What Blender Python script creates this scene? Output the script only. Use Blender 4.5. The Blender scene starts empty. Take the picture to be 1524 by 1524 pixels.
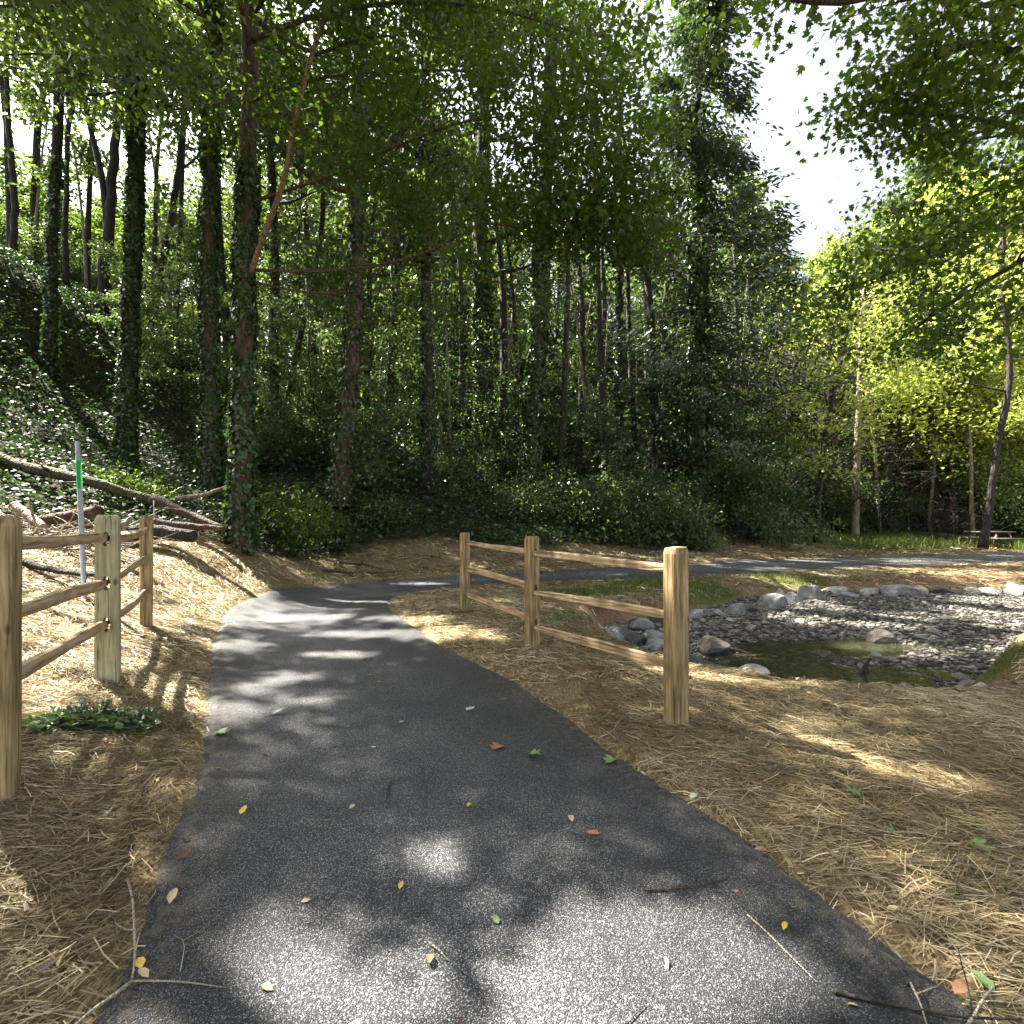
import bpy, bmesh, math, random
import numpy as np
from mathutils import Vector, Matrix

# ------------------------------------------------------------------ camera, world, sun, exposure
scene = bpy.context.scene
C = scene.collection
R = math.radians
cam_d = bpy.data.cameras.new('camera')
cam_d.sensor_width = 36; cam_d.lens = 18.0
cam_d.shift_y = 7.0 / 1524
cam_d.clip_start = 0.05; cam_d.clip_end = 600
cam = bpy.data.objects.new('camera', cam_d); C.objects.link(cam)
cam.location = (0, 0, 1.5); cam.rotation_euler = (R(90), 0, 0)
scene.camera = cam

SUN_EL = 50.0
SX, SY = -0.85, 0.527                      # horizontal direction towards the sun
world = bpy.data.worlds.new('World'); scene.world = world; world.use_nodes = True
nt = world.node_tree
bg = nt.nodes.get('Background') or nt.nodes.new('ShaderNodeBackground')
sky = nt.nodes.new('ShaderNodeTexSky'); sky.sky_type = 'NISHITA'; sky.sun_disc = False
sky.sun_elevation = R(SUN_EL); sky.sun_rotation = math.atan2(SX, SY)
sky.dust_density = 5.0; sky.air_density = 1.0; sky.ozone_density = 1.0
hz = nt.nodes.new('ShaderNodeHueSaturation'); hz.inputs['Saturation'].default_value = .46; hz.inputs['Value'].default_value = 1.15
nt.links.new(sky.outputs[0], hz.inputs['Color']); nt.links.new(hz.outputs[0], bg.inputs[0]); bg.inputs[1].default_value = 0.052
ce = math.cos(R(SUN_EL))
S = np.array([SX * ce, SY * ce, math.sin(R(SUN_EL))]); S /= np.linalg.norm(S)
sd = bpy.data.lights.new('sun', 'SUN'); sd.energy = 5.0; sd.angle = R(0.5); sd.color = (1, .94, .84)
sun = bpy.data.objects.new('sun', sd); C.objects.link(sun)
sun.rotation_euler = Vector(S).to_track_quat('Z', 'Y').to_euler()
vs = scene.view_settings
vs.view_transform = 'Standard'; vs.look = 'None'; vs.gamma = 1; vs.use_curve_mapping = False
vs.exposure = 2.95
cy = scene.cycles
cy.max_bounces = 7; cy.diffuse_bounces = 4; cy.transmission_bounces = 5; cy.glossy_bounces = 3
cy.transparent_max_bounces = 8; cy.use_denoising = True
cy.sample_clamp_indirect = 6

rng = np.random.default_rng(7)
random.seed(7)
F = 762.0

def at(px, py, Y):
    """photo pixel + distance -> world point (camera 1.5 m up, 90 degree lens)"""
    return np.array([(px - 762) / F * Y, Y, 1.5 - (py - 769) / F * Y])

def flat(px, py, z=0.0):
    Y = F * (1.5 - z) / (py - 769)
    return np.array([(px - 762) / F * Y, Y])

# ------------------------------------------------------------------ numeric helpers
def hash2(ix, iy, k):
    h = (ix * 374761393 + iy * 668265263 + k * 974634777) & 0xffffffff
    h = ((h ^ (h >> 13)) * 1274126177) & 0xffffffff
    return ((h ^ (h >> 16)) & 0xffff) / 65535.0

def vnoise(x, y, k=0):
    x = np.asarray(x, float); y = np.asarray(y, float)
    ix = np.floor(x).astype(np.int64); iy = np.floor(y).astype(np.int64)
    fx = x - ix; fy = y - iy
    fx = fx * fx * (3 - 2 * fx); fy = fy * fy * (3 - 2 * fy)
    a = hash2(ix, iy, k); b = hash2(ix + 1, iy, k); c = hash2(ix, iy + 1, k); d = hash2(ix + 1, iy + 1, k)
    return (a + (b - a) * fx) * (1 - fy) + (c + (d - c) * fx) * fy

def fbm(x, y, k=0, o=4):
    s = 0; a = .5; t = 0
    for i in range(o):
        s = s + a * (vnoise(x * 2 ** i, y * 2 ** i, k + i) - .5); t += a; a *= .5
    return s / t

def sstep(a, b, x):
    t = np.clip((x - a) / (b - a), 0, 1); return t * t * (3 - 2 * t)

def poly_sd(x, y, poly, step=1):
    """signed distance, negative inside"""
    x = np.asarray(x, float); y = np.asarray(y, float)
    P = np.asarray(poly, float); n = len(P)
    d2 = np.full(x.shape, 1e9); ins = np.zeros(x.shape, bool)
    for i in range(n):
        ax, ay = P[i]; bx, by = P[(i + 1) % n]
        ex, ey = bx - ax, by - ay
        wx, wy = x - ax, y - ay
        t = np.clip((wx * ex + wy * ey) / (ex * ex + ey * ey + 1e-12), 0, 1)
        dx, dy = wx - ex * t, wy - ey * t
        d2 = np.minimum(d2, dx * dx + dy * dy)
        c = ((ay > y) != (by > y)) & (x < (bx - ax) * (y - ay) / (by - ay + 1e-12) + ax)
        ins ^= c
    d = np.sqrt(d2)
    return np.where(ins, -d, d)

def nrm(v):
    return v / (np.linalg.norm(v, axis=-1, keepdims=True) + 1e-9)

# ------------------------------------------------------------------ where the path and the stream run (metres)
far_px = [(150, 1500), (171, 1434), (178, 1368), (228, 1302), (256, 1224), (274, 1178), (291, 1138), (297, 1073),
          (302, 1010), (310, 960), (330, 912), (375, 890), (430, 877), (490, 869), (560, 863), (687, 857), (850, 847), (1024, 837.5),
          (1200, 831), (1400, 824.5), (1524, 822)]
near_px = [(1478, 1500), (1345, 1395), (1234, 1336), (1190, 1292), (1108, 1225), (1034, 1188), (960, 1140),
           (914, 1112), (886, 1087), (829, 1048), (772, 1008), (712, 981), (666, 960), (613, 924), (580, 900),
           (590, 885), (631, 877), (687, 872), (808, 865.5), (985, 860), (1123, 853), (1230, 847), (1337, 842), (1524, 838)]
def smooth_line(P, n):
    P = np.array(P); s = np.r_[0, np.cumsum(np.linalg.norm(np.diff(P, axis=0), axis=1))]
    t = np.linspace(0, s[-1], n)
    Q = np.c_[np.interp(t, s, P[:, 0]), np.interp(t, s, P[:, 1])]
    for _ in range(40):
        Q[1:-1] = (Q[:-2] + 2 * Q[1:-1] + Q[2:]) / 4
    return Q
FE = np.array([[-.55, -3.0], [-1.0, 0.0]] + [flat(*p) for p in far_px] + [[30, 23.5], [45, 26]])
NE = np.array([[2.2, -3.0], [1.95, 0.0]] + [flat(*p) for p in near_px] + [[26, 19], [45, 22]])
FE = smooth_line(FE, 900); NE = smooth_line(NE, 900)
for E, k in ((FE, 3), (NE, 9)):
    s = np.arange(len(E)) * .068
    E[:, 0] += fbm(s * 1.6, s * 0, k, 2) * .05 + fbm(s * 9, s * 0, k + 30, 2) * .035; E[:, 1] += fbm(s * 2.3, s * 0 + 5, k + 4) * .03
PATH = np.r_[FE[::3], NE[::-3]]

bed_w = [(1.5, 8.3), (2.05, 8.75), (2.82, 9.1), (3.9, 10.0), (5.0, 11.1), (5.95, 11.75), (6.98, 12.1), (8.5, 12.15), (10, 12.0), (12, 12.0),
         (15, 12.3), (22, 13.5), (22, 9.5), (15, 9.0), (9.5, 8.6), (7.9, 7.9), (6.9, 7.1), (5.9, 6.25), (5.2, 5.7), (4.6, 5.0), (3.46, 4.85), (2.7, 5.0), (2.1, 5.5), (1.75, 6.4), (1.4, 7.5)]
BED = np.array(bed_w)

# ------------------------------------------------------------------ terrain: thin plate spline through survey points
cp = []
for i in range(0, 900, 22):
    cp.append((FE[i, 0], FE[i, 1], 0)); cp.append((NE[i, 0], NE[i, 1], 0))
cp += [(-2.36, 2.37, .225), (-3.23, 4.1, .225), (-4.34, 6.07, .225), (1.2, 3.73, 0), (.24, 6, 0), (-.75, 8.1, 0)]
for p in [(60, 900, 5.5), (125, 893, 6.5), (200, 830, 8.5), (60, 800, 9), (360, 808, 11), (300, 868, 8.6), (355, 850, 9.9), (450, 800, 14),
          (520, 790, 15), (620, 795, 15.5), (700, 800, 17), (800, 805, 18), (900, 808, 20), (1050, 808, 22), (1200, 803, 26),
          (1400, 803, 28), (1524, 806, 30), (312, 725, 15), (190, 700, 15), (75, 560, 18), (0, 690, 11), (0, 600, 14), (0, 480, 17),
          (0, 385, 20), (225, 480, 28), (155, 470, 24), (400, 620, 22), (510, 745, 15.5), (460, 690, 20), (635, 730, 18),
          (800, 740, 24), (1040, 760, 25), (420, 835, 12.3), (560, 830, 14), (1100, 822, 18), (1400, 815, 23)]:
    cp.append(tuple(at(*p)))
cp += [(-20, 45, 15), (0, 45, 7), (15, 45, 5), (30, 45, 3.5), (0, 80, 15), (30, 80, 12), (-40, 45, 18), (-40, 20, 14), (-28, 10, 13), (-28, 0, 12),
       (-15, 0, 5), (-8, 0, 1.4), (-5, 1, .55), (-3, 0, .3), (-12, 5, 3.4), (0, -12, 0), (12, -12, 0), (-12, -12, 3), (10, 0, 0), (6, 2, 0), (20, 4, 0), (30, 15, .2), (50, 20, 1),
       (60, 60, 12), (1, 2.2, 0), (3, 3, 0), (4, 4.4, 0), (7, 4, 0), (9, 6, 0), (4, 12.6, -.05), (7, 13.2, -.06), (12, 14, -.05), (3, 11, 0), (0, 9, 0), (1, 9.8, -.02), (1, 5, 0), (-80, 20, 14), (-80, 90, 20), (80, 120, 18), (0, 140, 22), (80, 0, 1), (-80, -40, 8), (80, -40, 1)]
cp = np.array(cp)
def tps_k(d2):
    return np.where(d2 > 1e-9, d2 * np.log(d2 + 1e-12) * .5, 0)
n = len(cp); K = tps_k(((cp[:, None, :2] - cp[None, :, :2]) ** 2).sum(-1)) + np.eye(n) * .6
A = np.zeros((n + 3, n + 3)); A[:n, :n] = K; A[:n, n] = 1; A[:n, n + 1:] = cp[:, :2]; A[n, :n] = 1; A[n + 1:, :n] = cp[:, :2].T
W = np.linalg.solve(A, np.r_[cp[:, 2], 0, 0, 0])
def base_z(x, y):
    x = np.asarray(x, float); y = np.asarray(y, float); shp = x.shape
    x = x.ravel(); y = y.ravel(); z = W[n] + W[n + 1] * x + W[n + 2] * y
    for i in range(0, len(x), 20000):
        a = x[i:i + 20000]; b = y[i:i + 20000]
        z[i:i + 20000] += tps_k((a[:, None] - cp[None, :, 0]) ** 2 + (b[:, None] - cp[None, :, 1]) ** 2) @ W[:n]
    return z.reshape(shp)

WATER = -.335
def ground(x, y, full=False):
    x = np.asarray(x, float); y = np.asarray(y, float)
    b = base_z(x, y)
    dp = poly_sd(x, y, PATH); db = poly_sd(x + fbm(x * 1.1, y * 1.1, 55) * .5, y + fbm(x * 1.3, y * 1.3, 66) * .4, BED)
    out = sstep(-.05, .5, dp)
    far = sstep(8, 25, np.hypot(x, y))
    nz = fbm(x * .8, y * .8, 11) * (.08 + .3 * far) + fbm(x * 5, y * 5, 21, 3) * .035
    b = b + .17 * np.exp(-((x - 5.45) ** 2 + (y - 5.35) ** 2) / .12) * .8
    z = b - .03 * (1 - sstep(-.06, .02, dp)) + out * nz
    # stream bed: gravel bars above the water, pools below it
    bar = sstep(.0, 1.6, (y - 7.0) - (x - 2.5) * .10 + fbm(x * .7, y * .7, 31) * 2.0)
    pool = np.exp(-(((x - 3.2) / 1.0) ** 2 + ((y - 5.95) / .55) ** 2)) + np.exp(-(((x - 4.3) / 1.0) ** 2 + ((y - 7.2) / .38) ** 2)) \
        + .8 * np.exp(-(((x - 9.5) / 1.6) ** 2 + ((y - 9.9) / .6) ** 2))
    bed = -.328 + .06 * bar - .13 * np.clip(pool, 0, 1) + .014 * sstep(4.8, 6, x) + fbm(x * 2.2, y * 2.2, 41, 4) * .09
    steep = .42 + .6 * sstep(9, 12, y)
    w = sstep(0, 1, db / steep)
    z = np.where(db < 0, np.minimum(bed, z), bed * (1 - w) + z * w)
    return (z, dp, db) if full else z

# ------------------------------------------------------------------ mesh builders
def new_mesh(name, V, faces, mat=None, smooth=False, attrs=None):
    """faces: list of int arrays (m, k), k corners each"""
    me = bpy.data.meshes.new(name)
    V = np.asarray(V, np.float32)
    faces = [np.asarray(f, np.int32) for f in faces if len(f)]
    loops = np.concatenate([f.ravel() for f in faces]) if faces else np.zeros(0, np.int32)
    tot = np.concatenate([np.full(len(f), f.shape[1], np.int32) for f in faces])
    start = np.r_[0, np.cumsum(tot)[:-1]].astype(np.int32)
    me.vertices.add(len(V)); me.vertices.foreach_set('co', V.ravel())
    me.loops.add(len(loops)); me.loops.foreach_set('vertex_index', loops)
    me.polygons.add(len(tot)); me.polygons.foreach_set('loop_start', start)
    try: me.polygons.foreach_set('loop_total', tot)
    except Exception: pass
    if smooth: me.polygons.foreach_set('use_smooth', np.ones(len(tot), bool))
    me.update(calc_edges=True)
    for k, a in (attrs or {}).items():
        at_ = me.attributes.new(k, 'FLOAT', 'POINT'); at_.data.foreach_set('value', np.asarray(a, np.float32))
    if mat: me.materials.append(mat)
    return me

def link(name, data, parent=None, loc=None):
    o = bpy.data.objects.new(name, data); C.objects.link(o)
    if parent: o.parent = parent
    if loc is not None: o.location = loc
    return o

def tag(o, label=None, cat=None, group=None, kind=None):
    if label: o['label'] = label
    if cat: o['category'] = cat
    if group: o['group'] = group
    if kind: o['kind'] = kind
    return o

class MB:
    """collects tubes and solids into one mesh"""
    def __init__(s): s.V = []; s.F3 = []; s.F4 = []; s.n = 0; s.T = []
    def add(s, V, F4=(), F3=(), tint=.5):
        V = np.asarray(V, float)
        if len(F4): s.F4.append(np.asarray(F4) + s.n)
        if len(F3): s.F3.append(np.asarray(F3) + s.n)
        s.V.append(V); s.n += len(V); s.T.append(np.full(len(V), tint))
    def tube(s, P, r, k=8, rough=0.0, tint=.5, seed=0):
        P = np.asarray(P, float); m = len(P)
        r = np.broadcast_to(np.asarray(r, float), (m,))
        T = nrm(np.gradient(P, axis=0))
        up = np.array([0, 0, 1.]) if abs(T[0][2]) < .8 else np.array([1., 0, 0])
        A_ = nrm(np.cross(T, up)); B_ = np.cross(T, A_)
        th = np.arange(k) * 2 * math.pi / k
        rr = r[:, None] * (1 + rough * (rng.random((m, k)) - .5))
        V = P[:, None] + rr[..., None] * (np.cos(th)[None, :, None] * A_[:, None] + np.sin(th)[None, :, None] * B_[:, None])
        i = np.arange(m - 1)[:, None] * k; j = np.arange(k)[None]; j2 = (j + 1) % k
        F4 = np.stack([i + j, i + j2, i + k + j2, i + k + j], -1).reshape(-1, 4)
        c0 = m * k
        V = np.r_[V.reshape(-1, 3), P[:1], P[-1:]]
        j = np.arange(k); F3 = np.r_[np.c_[(j + 1) % k, j, np.full(k, c0)], np.c_[j + (m - 1) * k, (j + 1) % k + (m - 1) * k, np.full(k, c0 + 1)]]
        s.add(V, F4, F3, tint)
    def box(s, c, d, rot=None):
        c = np.array(c); d = np.array(d) / 2
        v = np.array([[x, y, z] for x in (-1, 1) for y in (-1, 1) for z in (-1, 1)]) * d
        if rot is not None: v = v @ np.array(rot).T
        s.add(v + c, [[0, 1, 3, 2], [4, 6, 7, 5], [0, 4, 5, 1], [2, 3, 7, 6], [0, 2, 6, 4], [1, 5, 7, 3]])
    def mesh(s, name, mat, smooth=True):
        f = []
        if s.F4: f.append(np.concatenate(s.F4))
        if s.F3: f.append(np.concatenate(s.F3))
        return new_mesh(name, np.concatenate(s.V), f, mat, smooth, {'tint': np.concatenate(s.T)})

# leaf outlines: (along, across, lift)
SH = {
    'rhomb': ([(0, 0, 0), (.42, .30, .06), (1, 0, -.08), (.42, -.30, .06)], [[0, 1, 2, 3]]),
    'ovate': ([(0, 0, 0), (.28, .27, .07), (.68, .22, .05), (1, 0, -.1), (.68, -.22, .05), (.28, -.27, .07)], [[0, 1, 2, 3], [0, 3, 4, 5]]),
    'ivy': ([(0, 0, 0), (.1, .42, .06), (.52, .36, .04), (1, 0, -.06), (.52, -.36, .04), (.1, -.42, .06)], [[0, 1, 2, 3], [0, 3, 4, 5]]),
    'maple': ([(0, 0, 0), (.02, .26, .02), (.30, .52, .02), (.40, .26, .03), (.78, .44, .0), (.66, .16, .02), (1.05, 0, -.04), (.66, -.16, .02), (.78, -.44, 0), (.40, -.26, .03), (.30, -.52, .02), (.02, -.26, .02)],
              [[0, 1, 2, 3], [0, 3, 4, 5], [0, 5, 6, 7], [0, 7, 8, 9], [0, 9, 10, 11]]),
    'blade': ([(0, .035, 0), (.55, .03, .06), (1, .0, -.02), (.55, -.03, .06), (0, -.035, 0)], [[0, 1, 3, 4], [1, 2, 3, 3]]),
    'needle': ([(0, 0, 0), (.4, .19, .01), (1, 0, -.04), (.4, -.19, .01)], [[0, 1, 2, 3]]),
    'straw': ([(0, .5, 0), (.5, .5, .0), (1, .5, 0), (1, -.5, 0), (.5, -.5, 0), (0, -.5, 0)], [[0, 1, 4, 5], [1, 2, 3, 4]]),
}
SH['blade'] = ([(0, .035, 0), (.55, .03, .06), (1, .004, -.02), (1, -.004, -.02), (.55, -.03, .06), (0, -.035, 0)], [[0, 1, 4, 5], [1, 2, 3, 4]])

def leaf_mesh(name, P, N, D, Sz, T, shape, mat):
    tv, tf = SH[shape]; tv = np.array(tv); tf = np.array(tf); k = len(tv); m = len(P)
    Sd = nrm(np.cross(N, D)); N2 = np.cross(D, Sd)
    V = P[:, None] + Sz[:, None, None] * (tv[None, :, 0, None] * D[:, None] + tv[None, :, 1, None] * Sd[:, None] + tv[None, :, 2, None] * N2[:, None])
    Fc = (tf[None] + (np.arange(m) * k)[:, None, None]).reshape(-1, tf.shape[1])
    return new_mesh(name, V.reshape(-1, 3), [Fc], mat, False, {'tint': np.repeat(T, k)})

# sun flecks seen in the photograph, as patches of ground that no leaf may shade
LIT = [  # px centre, radii, angle (deg, downwards to the right)
    (960, 1495, 340, 110, -8), (860, 1400, 110, 45, -20), (340, 1485, 170, 65, -15), (645, 1285, 48, 24, 0), (540, 1520, 200, 50, -10),
    (20, 1245, 80, 40, 0), (1190, 1425, 60, 22, 0),
    (430, 918, 100, 6, 2), (500, 898, 90, 5, 0), (360, 952, 60, 9, 5), (560, 948, 90, 7, 2), (390, 1010, 95, 9, -4), (430, 1040, 90, 6, 0), (330, 1045, 60, 9, 0), (500, 975, 70, 5, 4), (600, 925, 60, 6, 0),
    (1310, 1137, 130, 12, 14), (1420, 1158, 75, 13, 8), (1190, 1110, 50, 7, 14), (700, 945, 80, 9, 6), (1080, 1012, 90, 6, 8), (990, 985, 60, 5, 10),
    (130, 920, 120, 60, 0), (60, 960, 60, 60, 0), (320, 842, 85, 28, 8), (210, 850, 70, 25, 0), (350, 885, 60, 10, 10), (260, 905, 60, 9, 5), (450, 822, 90, 6, 14), (560, 800, 60, 5, 8), (620, 870, 40, 3, 0),
    (1130, 822, 80, 3, 8), (1300, 812, 130, 4, 4), (1440, 812, 120, 8, 3), (1440, 848, 130, 13, 4), (1300, 845, 60, 3, 0), (1180, 835, 70, 3, 2), (1160, 862, 60, 3, 4),
    (1190, 890, 60, 14, 0), (1320, 900, 70, 9, 0), (1470, 890, 90, 18, 0), (1490, 930, 60, 25, 0), (1260, 925, 60, 5, 0), (1350, 935, 60, 8, 0), (1060, 935, 50, 4, 0), (1210, 1015, 40, 10, 0), (1110, 1000, 50, 6, 0),
    (1180, 1190, 60, 8, 10), (980, 1060, 50, 6, 0), (120, 1100, 60, 12, -10), (250, 1010, 60, 9, 20), (1420, 1470, 60, 26, 25)]
def lit_amount(P):
    """how far inside a sun fleck the shadow of a point at P falls (>1 = inside)"""
    zg = np.full(len(P), .1); P = np.asarray(P, float)
    for _ in range(2):
        t = (P[:, 2] - zg) / S[2]; g = P - S * t[:, None]
        zg = GZ(g[:, 0], g[:, 1])
    t = (P[:, 2] - zg) / S[2]; g = P - S * t[:, None]
    yy = np.maximum(g[:, 1], .4)
    px = 762 + F * g[:, 0] / yy; py = 769 + F * (1.5 - g[:, 2]) / yy
    best = np.zeros(len(P))
    for cx, cyy, rx, ry, an in LIT:
        a = R(an); dx = px - cx; dy = py - cyy
        u = (dx * math.cos(a) + dy * math.sin(a)) / rx; v = (-dx * math.sin(a) + dy * math.cos(a)) / ry
        best = np.maximum(best, 1.9 - np.sqrt(u * u + v * v))
    best += (vnoise(g[:, 0] * 4, g[:, 1] * 4, 77) - .5) * .7
    best[(g[:, 1] < .5) | (g[:, 1] > 32)] = 0
    return best

gx = np.arange(-60, 60.1, .5); gy = np.arange(-20, 90.1, .5)
GX, GY = np.meshgrid(gx, gy, indexing='ij'); GG = base_z(GX, GY)
def GZ(x, y):
    i = np.clip(((x + 60) * 2).astype(int), 0, GG.shape[0] - 1); j = np.clip(((y + 20) * 2).astype(int), 0, GG.shape[1] - 1)
    return GG[i, j]

class Leaves:
    def __init__(s): s.a = []
    def add(s, Cn, n, spread, size, flatness=.5, mask=True, down=0.0, dirs=None, tv=.22, t0=.5):
        Cn = np.atleast_2d(Cn); m = len(Cn)
        ct = rng.random(m)
        P = np.repeat(Cn, n, 0) + np.clip(rng.normal(size=(m * n, 3)), -2, 2) * np.array(spread)
        T = np.clip(t0 + (np.repeat(ct, n) - .5) * tv * 2 + rng.normal(size=m * n) * .13, 0, 1)
        ii = np.repeat(np.arange(m), n)
        N = nrm(rng.normal(size=P.shape) * flatness + np.array([0, 0, 1.]))
        if dirs is None: Dv = rng.normal(size=P.shape)
        else: Dv = dirs[ii] + rng.normal(size=P.shape) * .35
        Dv[:, 2] -= down
        Dv = nrm(Dv); N = nrm(N - Dv * (N * Dv).sum(-1, keepdims=True))
        s.a.append((P, N, Dv, size * (.65 + .7 * rng.random(len(P))), T))
    def raw(s, P, N, Dv, Sz, T): s.a.append((P, N, Dv, Sz, T))
    def mesh(s, name, shape, mat):
        z = [np.concatenate([q[i] for q in s.a]) for i in range(5)]
        return leaf_mesh(name, *z, shape, mat)
    def count(s): return sum(len(q[0]) for q in s.a)

# ------------------------------------------------------------------ materials
def mat_new(name):
    m = bpy.data.materials.new(name); m.use_nodes = True
    n = m.node_tree.nodes; n.clear()
    out = n.new('ShaderNodeOutputMaterial'); p = n.new('ShaderNodeBsdfPrincipled')
    m.node_tree.links.new(p.outputs[0], out.inputs[0])
    return m, n, m.node_tree.links, p, out

def ramp(n, stops):
    r = n.new('ShaderNodeValToRGB'); e = r.color_ramp.elements
    while len(e) < len(stops): e.new(.5)
    for q, (pos, col) in zip(e, stops):
        q.position = pos; q.color = (*col, 1)
    return r

def leaf_mat(name, dark, mid, light, trans=.4, rough=.45, tcol=None, spec=.4):
    m, n, l, p, out = mat_new(name)
    a = n.new('ShaderNodeAttribute'); a.attribute_name = 'tint'
    r = ramp(n, [(.05, dark), (.5, mid), (.95, light)]); l.new(a.outputs['Fac'], r.inputs[0])
    geo = n.new('ShaderNodeNewGeometry')
    l.new(r.outputs[0], p.inputs['Base Color']); p.inputs['Roughness'].default_value = rough
    p.inputs['Specular IOR Level'].default_value = spec
    t = n.new('ShaderNodeBsdfTranslucent'); mx = n.new('ShaderNodeMixShader'); mx.inputs[0].default_value = trans
    mul = n.new('ShaderNodeMix'); mul.data_type = 'RGBA'; mul.blend_type = 'MULTIPLY'; mul.inputs[0].default_value = 1
    l.new(r.outputs[0], mul.inputs[6]); mul.inputs[7].default_value = (*(tcol or (2.0, 2.1, 1.0)), 1)
    l.new(mul.outputs[2], t.inputs[0])
    l.new(p.outputs[0], mx.inputs[1]); l.new(t.outputs[0], mx.inputs[2]); l.new(mx.outputs[0], out.inputs[0])
    return m

M = {}
M['maple'] = leaf_mat('maple_leaf', (.032, .062, .010), (.050, .090, .013), (.090, .13, .02), .45, .36)
M['maple_sunlit'] = leaf_mat('sunny_leaf', (.17, .21, .055), (.27, .31, .09), (.40, .42, .15), .5, tcol=(1.9, 1.95, 1.1))  # sunlight put into the leaf colour: much paler than the other leaves
M['ivy'] = leaf_mat('ivy_leaf', (.020, .045, .012), (.035, .075, .018), (.075, .13, .03), .25, .28, spec=.6)
M['ground_ivy'] = leaf_mat('ground_cover_leaf', (.016, .034, .014), (.030, .058, .023), (.055, .088, .038), .2, .55, spec=.35)
M['shrub'] = leaf_mat('shrub_leaf', (.034, .062, .026), (.070, .112, .045), (.17, .22, .10), .38, .32, spec=.6)
M['wood_leaf'] = leaf_mat('forest_leaf', (.030, .052, .016), (.060, .095, .027), (.14, .18, .055), .42, .33, spec=.65)
M['conifer'] = leaf_mat('conifer_needle', (.025, .045, .028), (.045, .075, .042), (.085, .12, .065), .25, .5)
M['grass'] = leaf_mat('grass_blade', (.055, .085, .018), (.085, .12, .026), (.17, .18, .06), .4)
M['straw_leaf'] = leaf_mat('straw_blade', (.09, .064, .032), (.31, .235, .12), (.70, .59, .36), .12, .5, tcol=(1, 1, 1))

def bark_mat(name, c1, c2, c3, sc=1.0):
    m, n, l, p, out = mat_new(name)
    tc = n.new('ShaderNodeNewGeometry'); mp = n.new('ShaderNodeMapping'); mp.inputs['Scale'].default_value = (9 * sc, 9 * sc, 1.6 * sc)
    l.new(tc.outputs['Position'], mp.inputs[0])
    no = n.new('ShaderNodeTexNoise'); no.inputs['Scale'].default_value = 2.2; no.inputs['Detail'].default_value = 8; no.inputs['Distortion'].default_value = .6
    vo = n.new('ShaderNodeTexVoronoi'); vo.inputs['Scale'].default_value = 3.2
    l.new(mp.outputs[0], no.inputs[0]); l.new(mp.outputs[0], vo.inputs[0])
    r = ramp(n, [(.3, c1), (.5, c2), (.72, c3)]); l.new(no.outputs[0], r.inputs[0]); l.new(r.outputs[0], p.inputs['Base Color'])
    ad = n.new('ShaderNodeMath'); ad.operation = 'ADD'; l.new(no.outputs[0], ad.inputs[0]); l.new(vo.outputs[0], ad.inputs[1])
    b = n.new('ShaderNodeBump'); b.inputs['Strength'].default_value = .8; b.inputs['Distance'].default_value = .03
    l.new(ad.outputs[0], b.inputs['Height']); l.new(b.outputs[0], p.inputs['Normal']); p.inputs['Roughness'].default_value = .9
    return m
M['bark'] = bark_mat('bark', (.010, .008, .006), (.026, .021, .015), (.062, .052, .039))
M['bark_red'] = bark_mat('red_brown_bark', (.025, .016, .011), (.070, .045, .029), (.14, .095, .06))
M['bark_pale'] = bark_mat('pale_bark', (.10, .08, .06), (.22, .18, .135), (.38, .32, .25))
M['bark_tan'] = bark_mat('tan_bark', (.09, .06, .035), (.19, .13, .08), (.30, .22, .14))
M['bark_moss'] = bark_mat('mossy_bark', (.03, .032, .014), (.07, .068, .03), (.14, .12, .065))
M['twig_pale'] = bark_mat('bleached_twig', (.30, .25, .18), (.48, .41, .31), (.62, .55, .44), 4)
M['twig_dark'] = bark_mat('dark_twig', (.03, .022, .016), (.07, .05, .035), (.13, .10, .07), 4)

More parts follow.
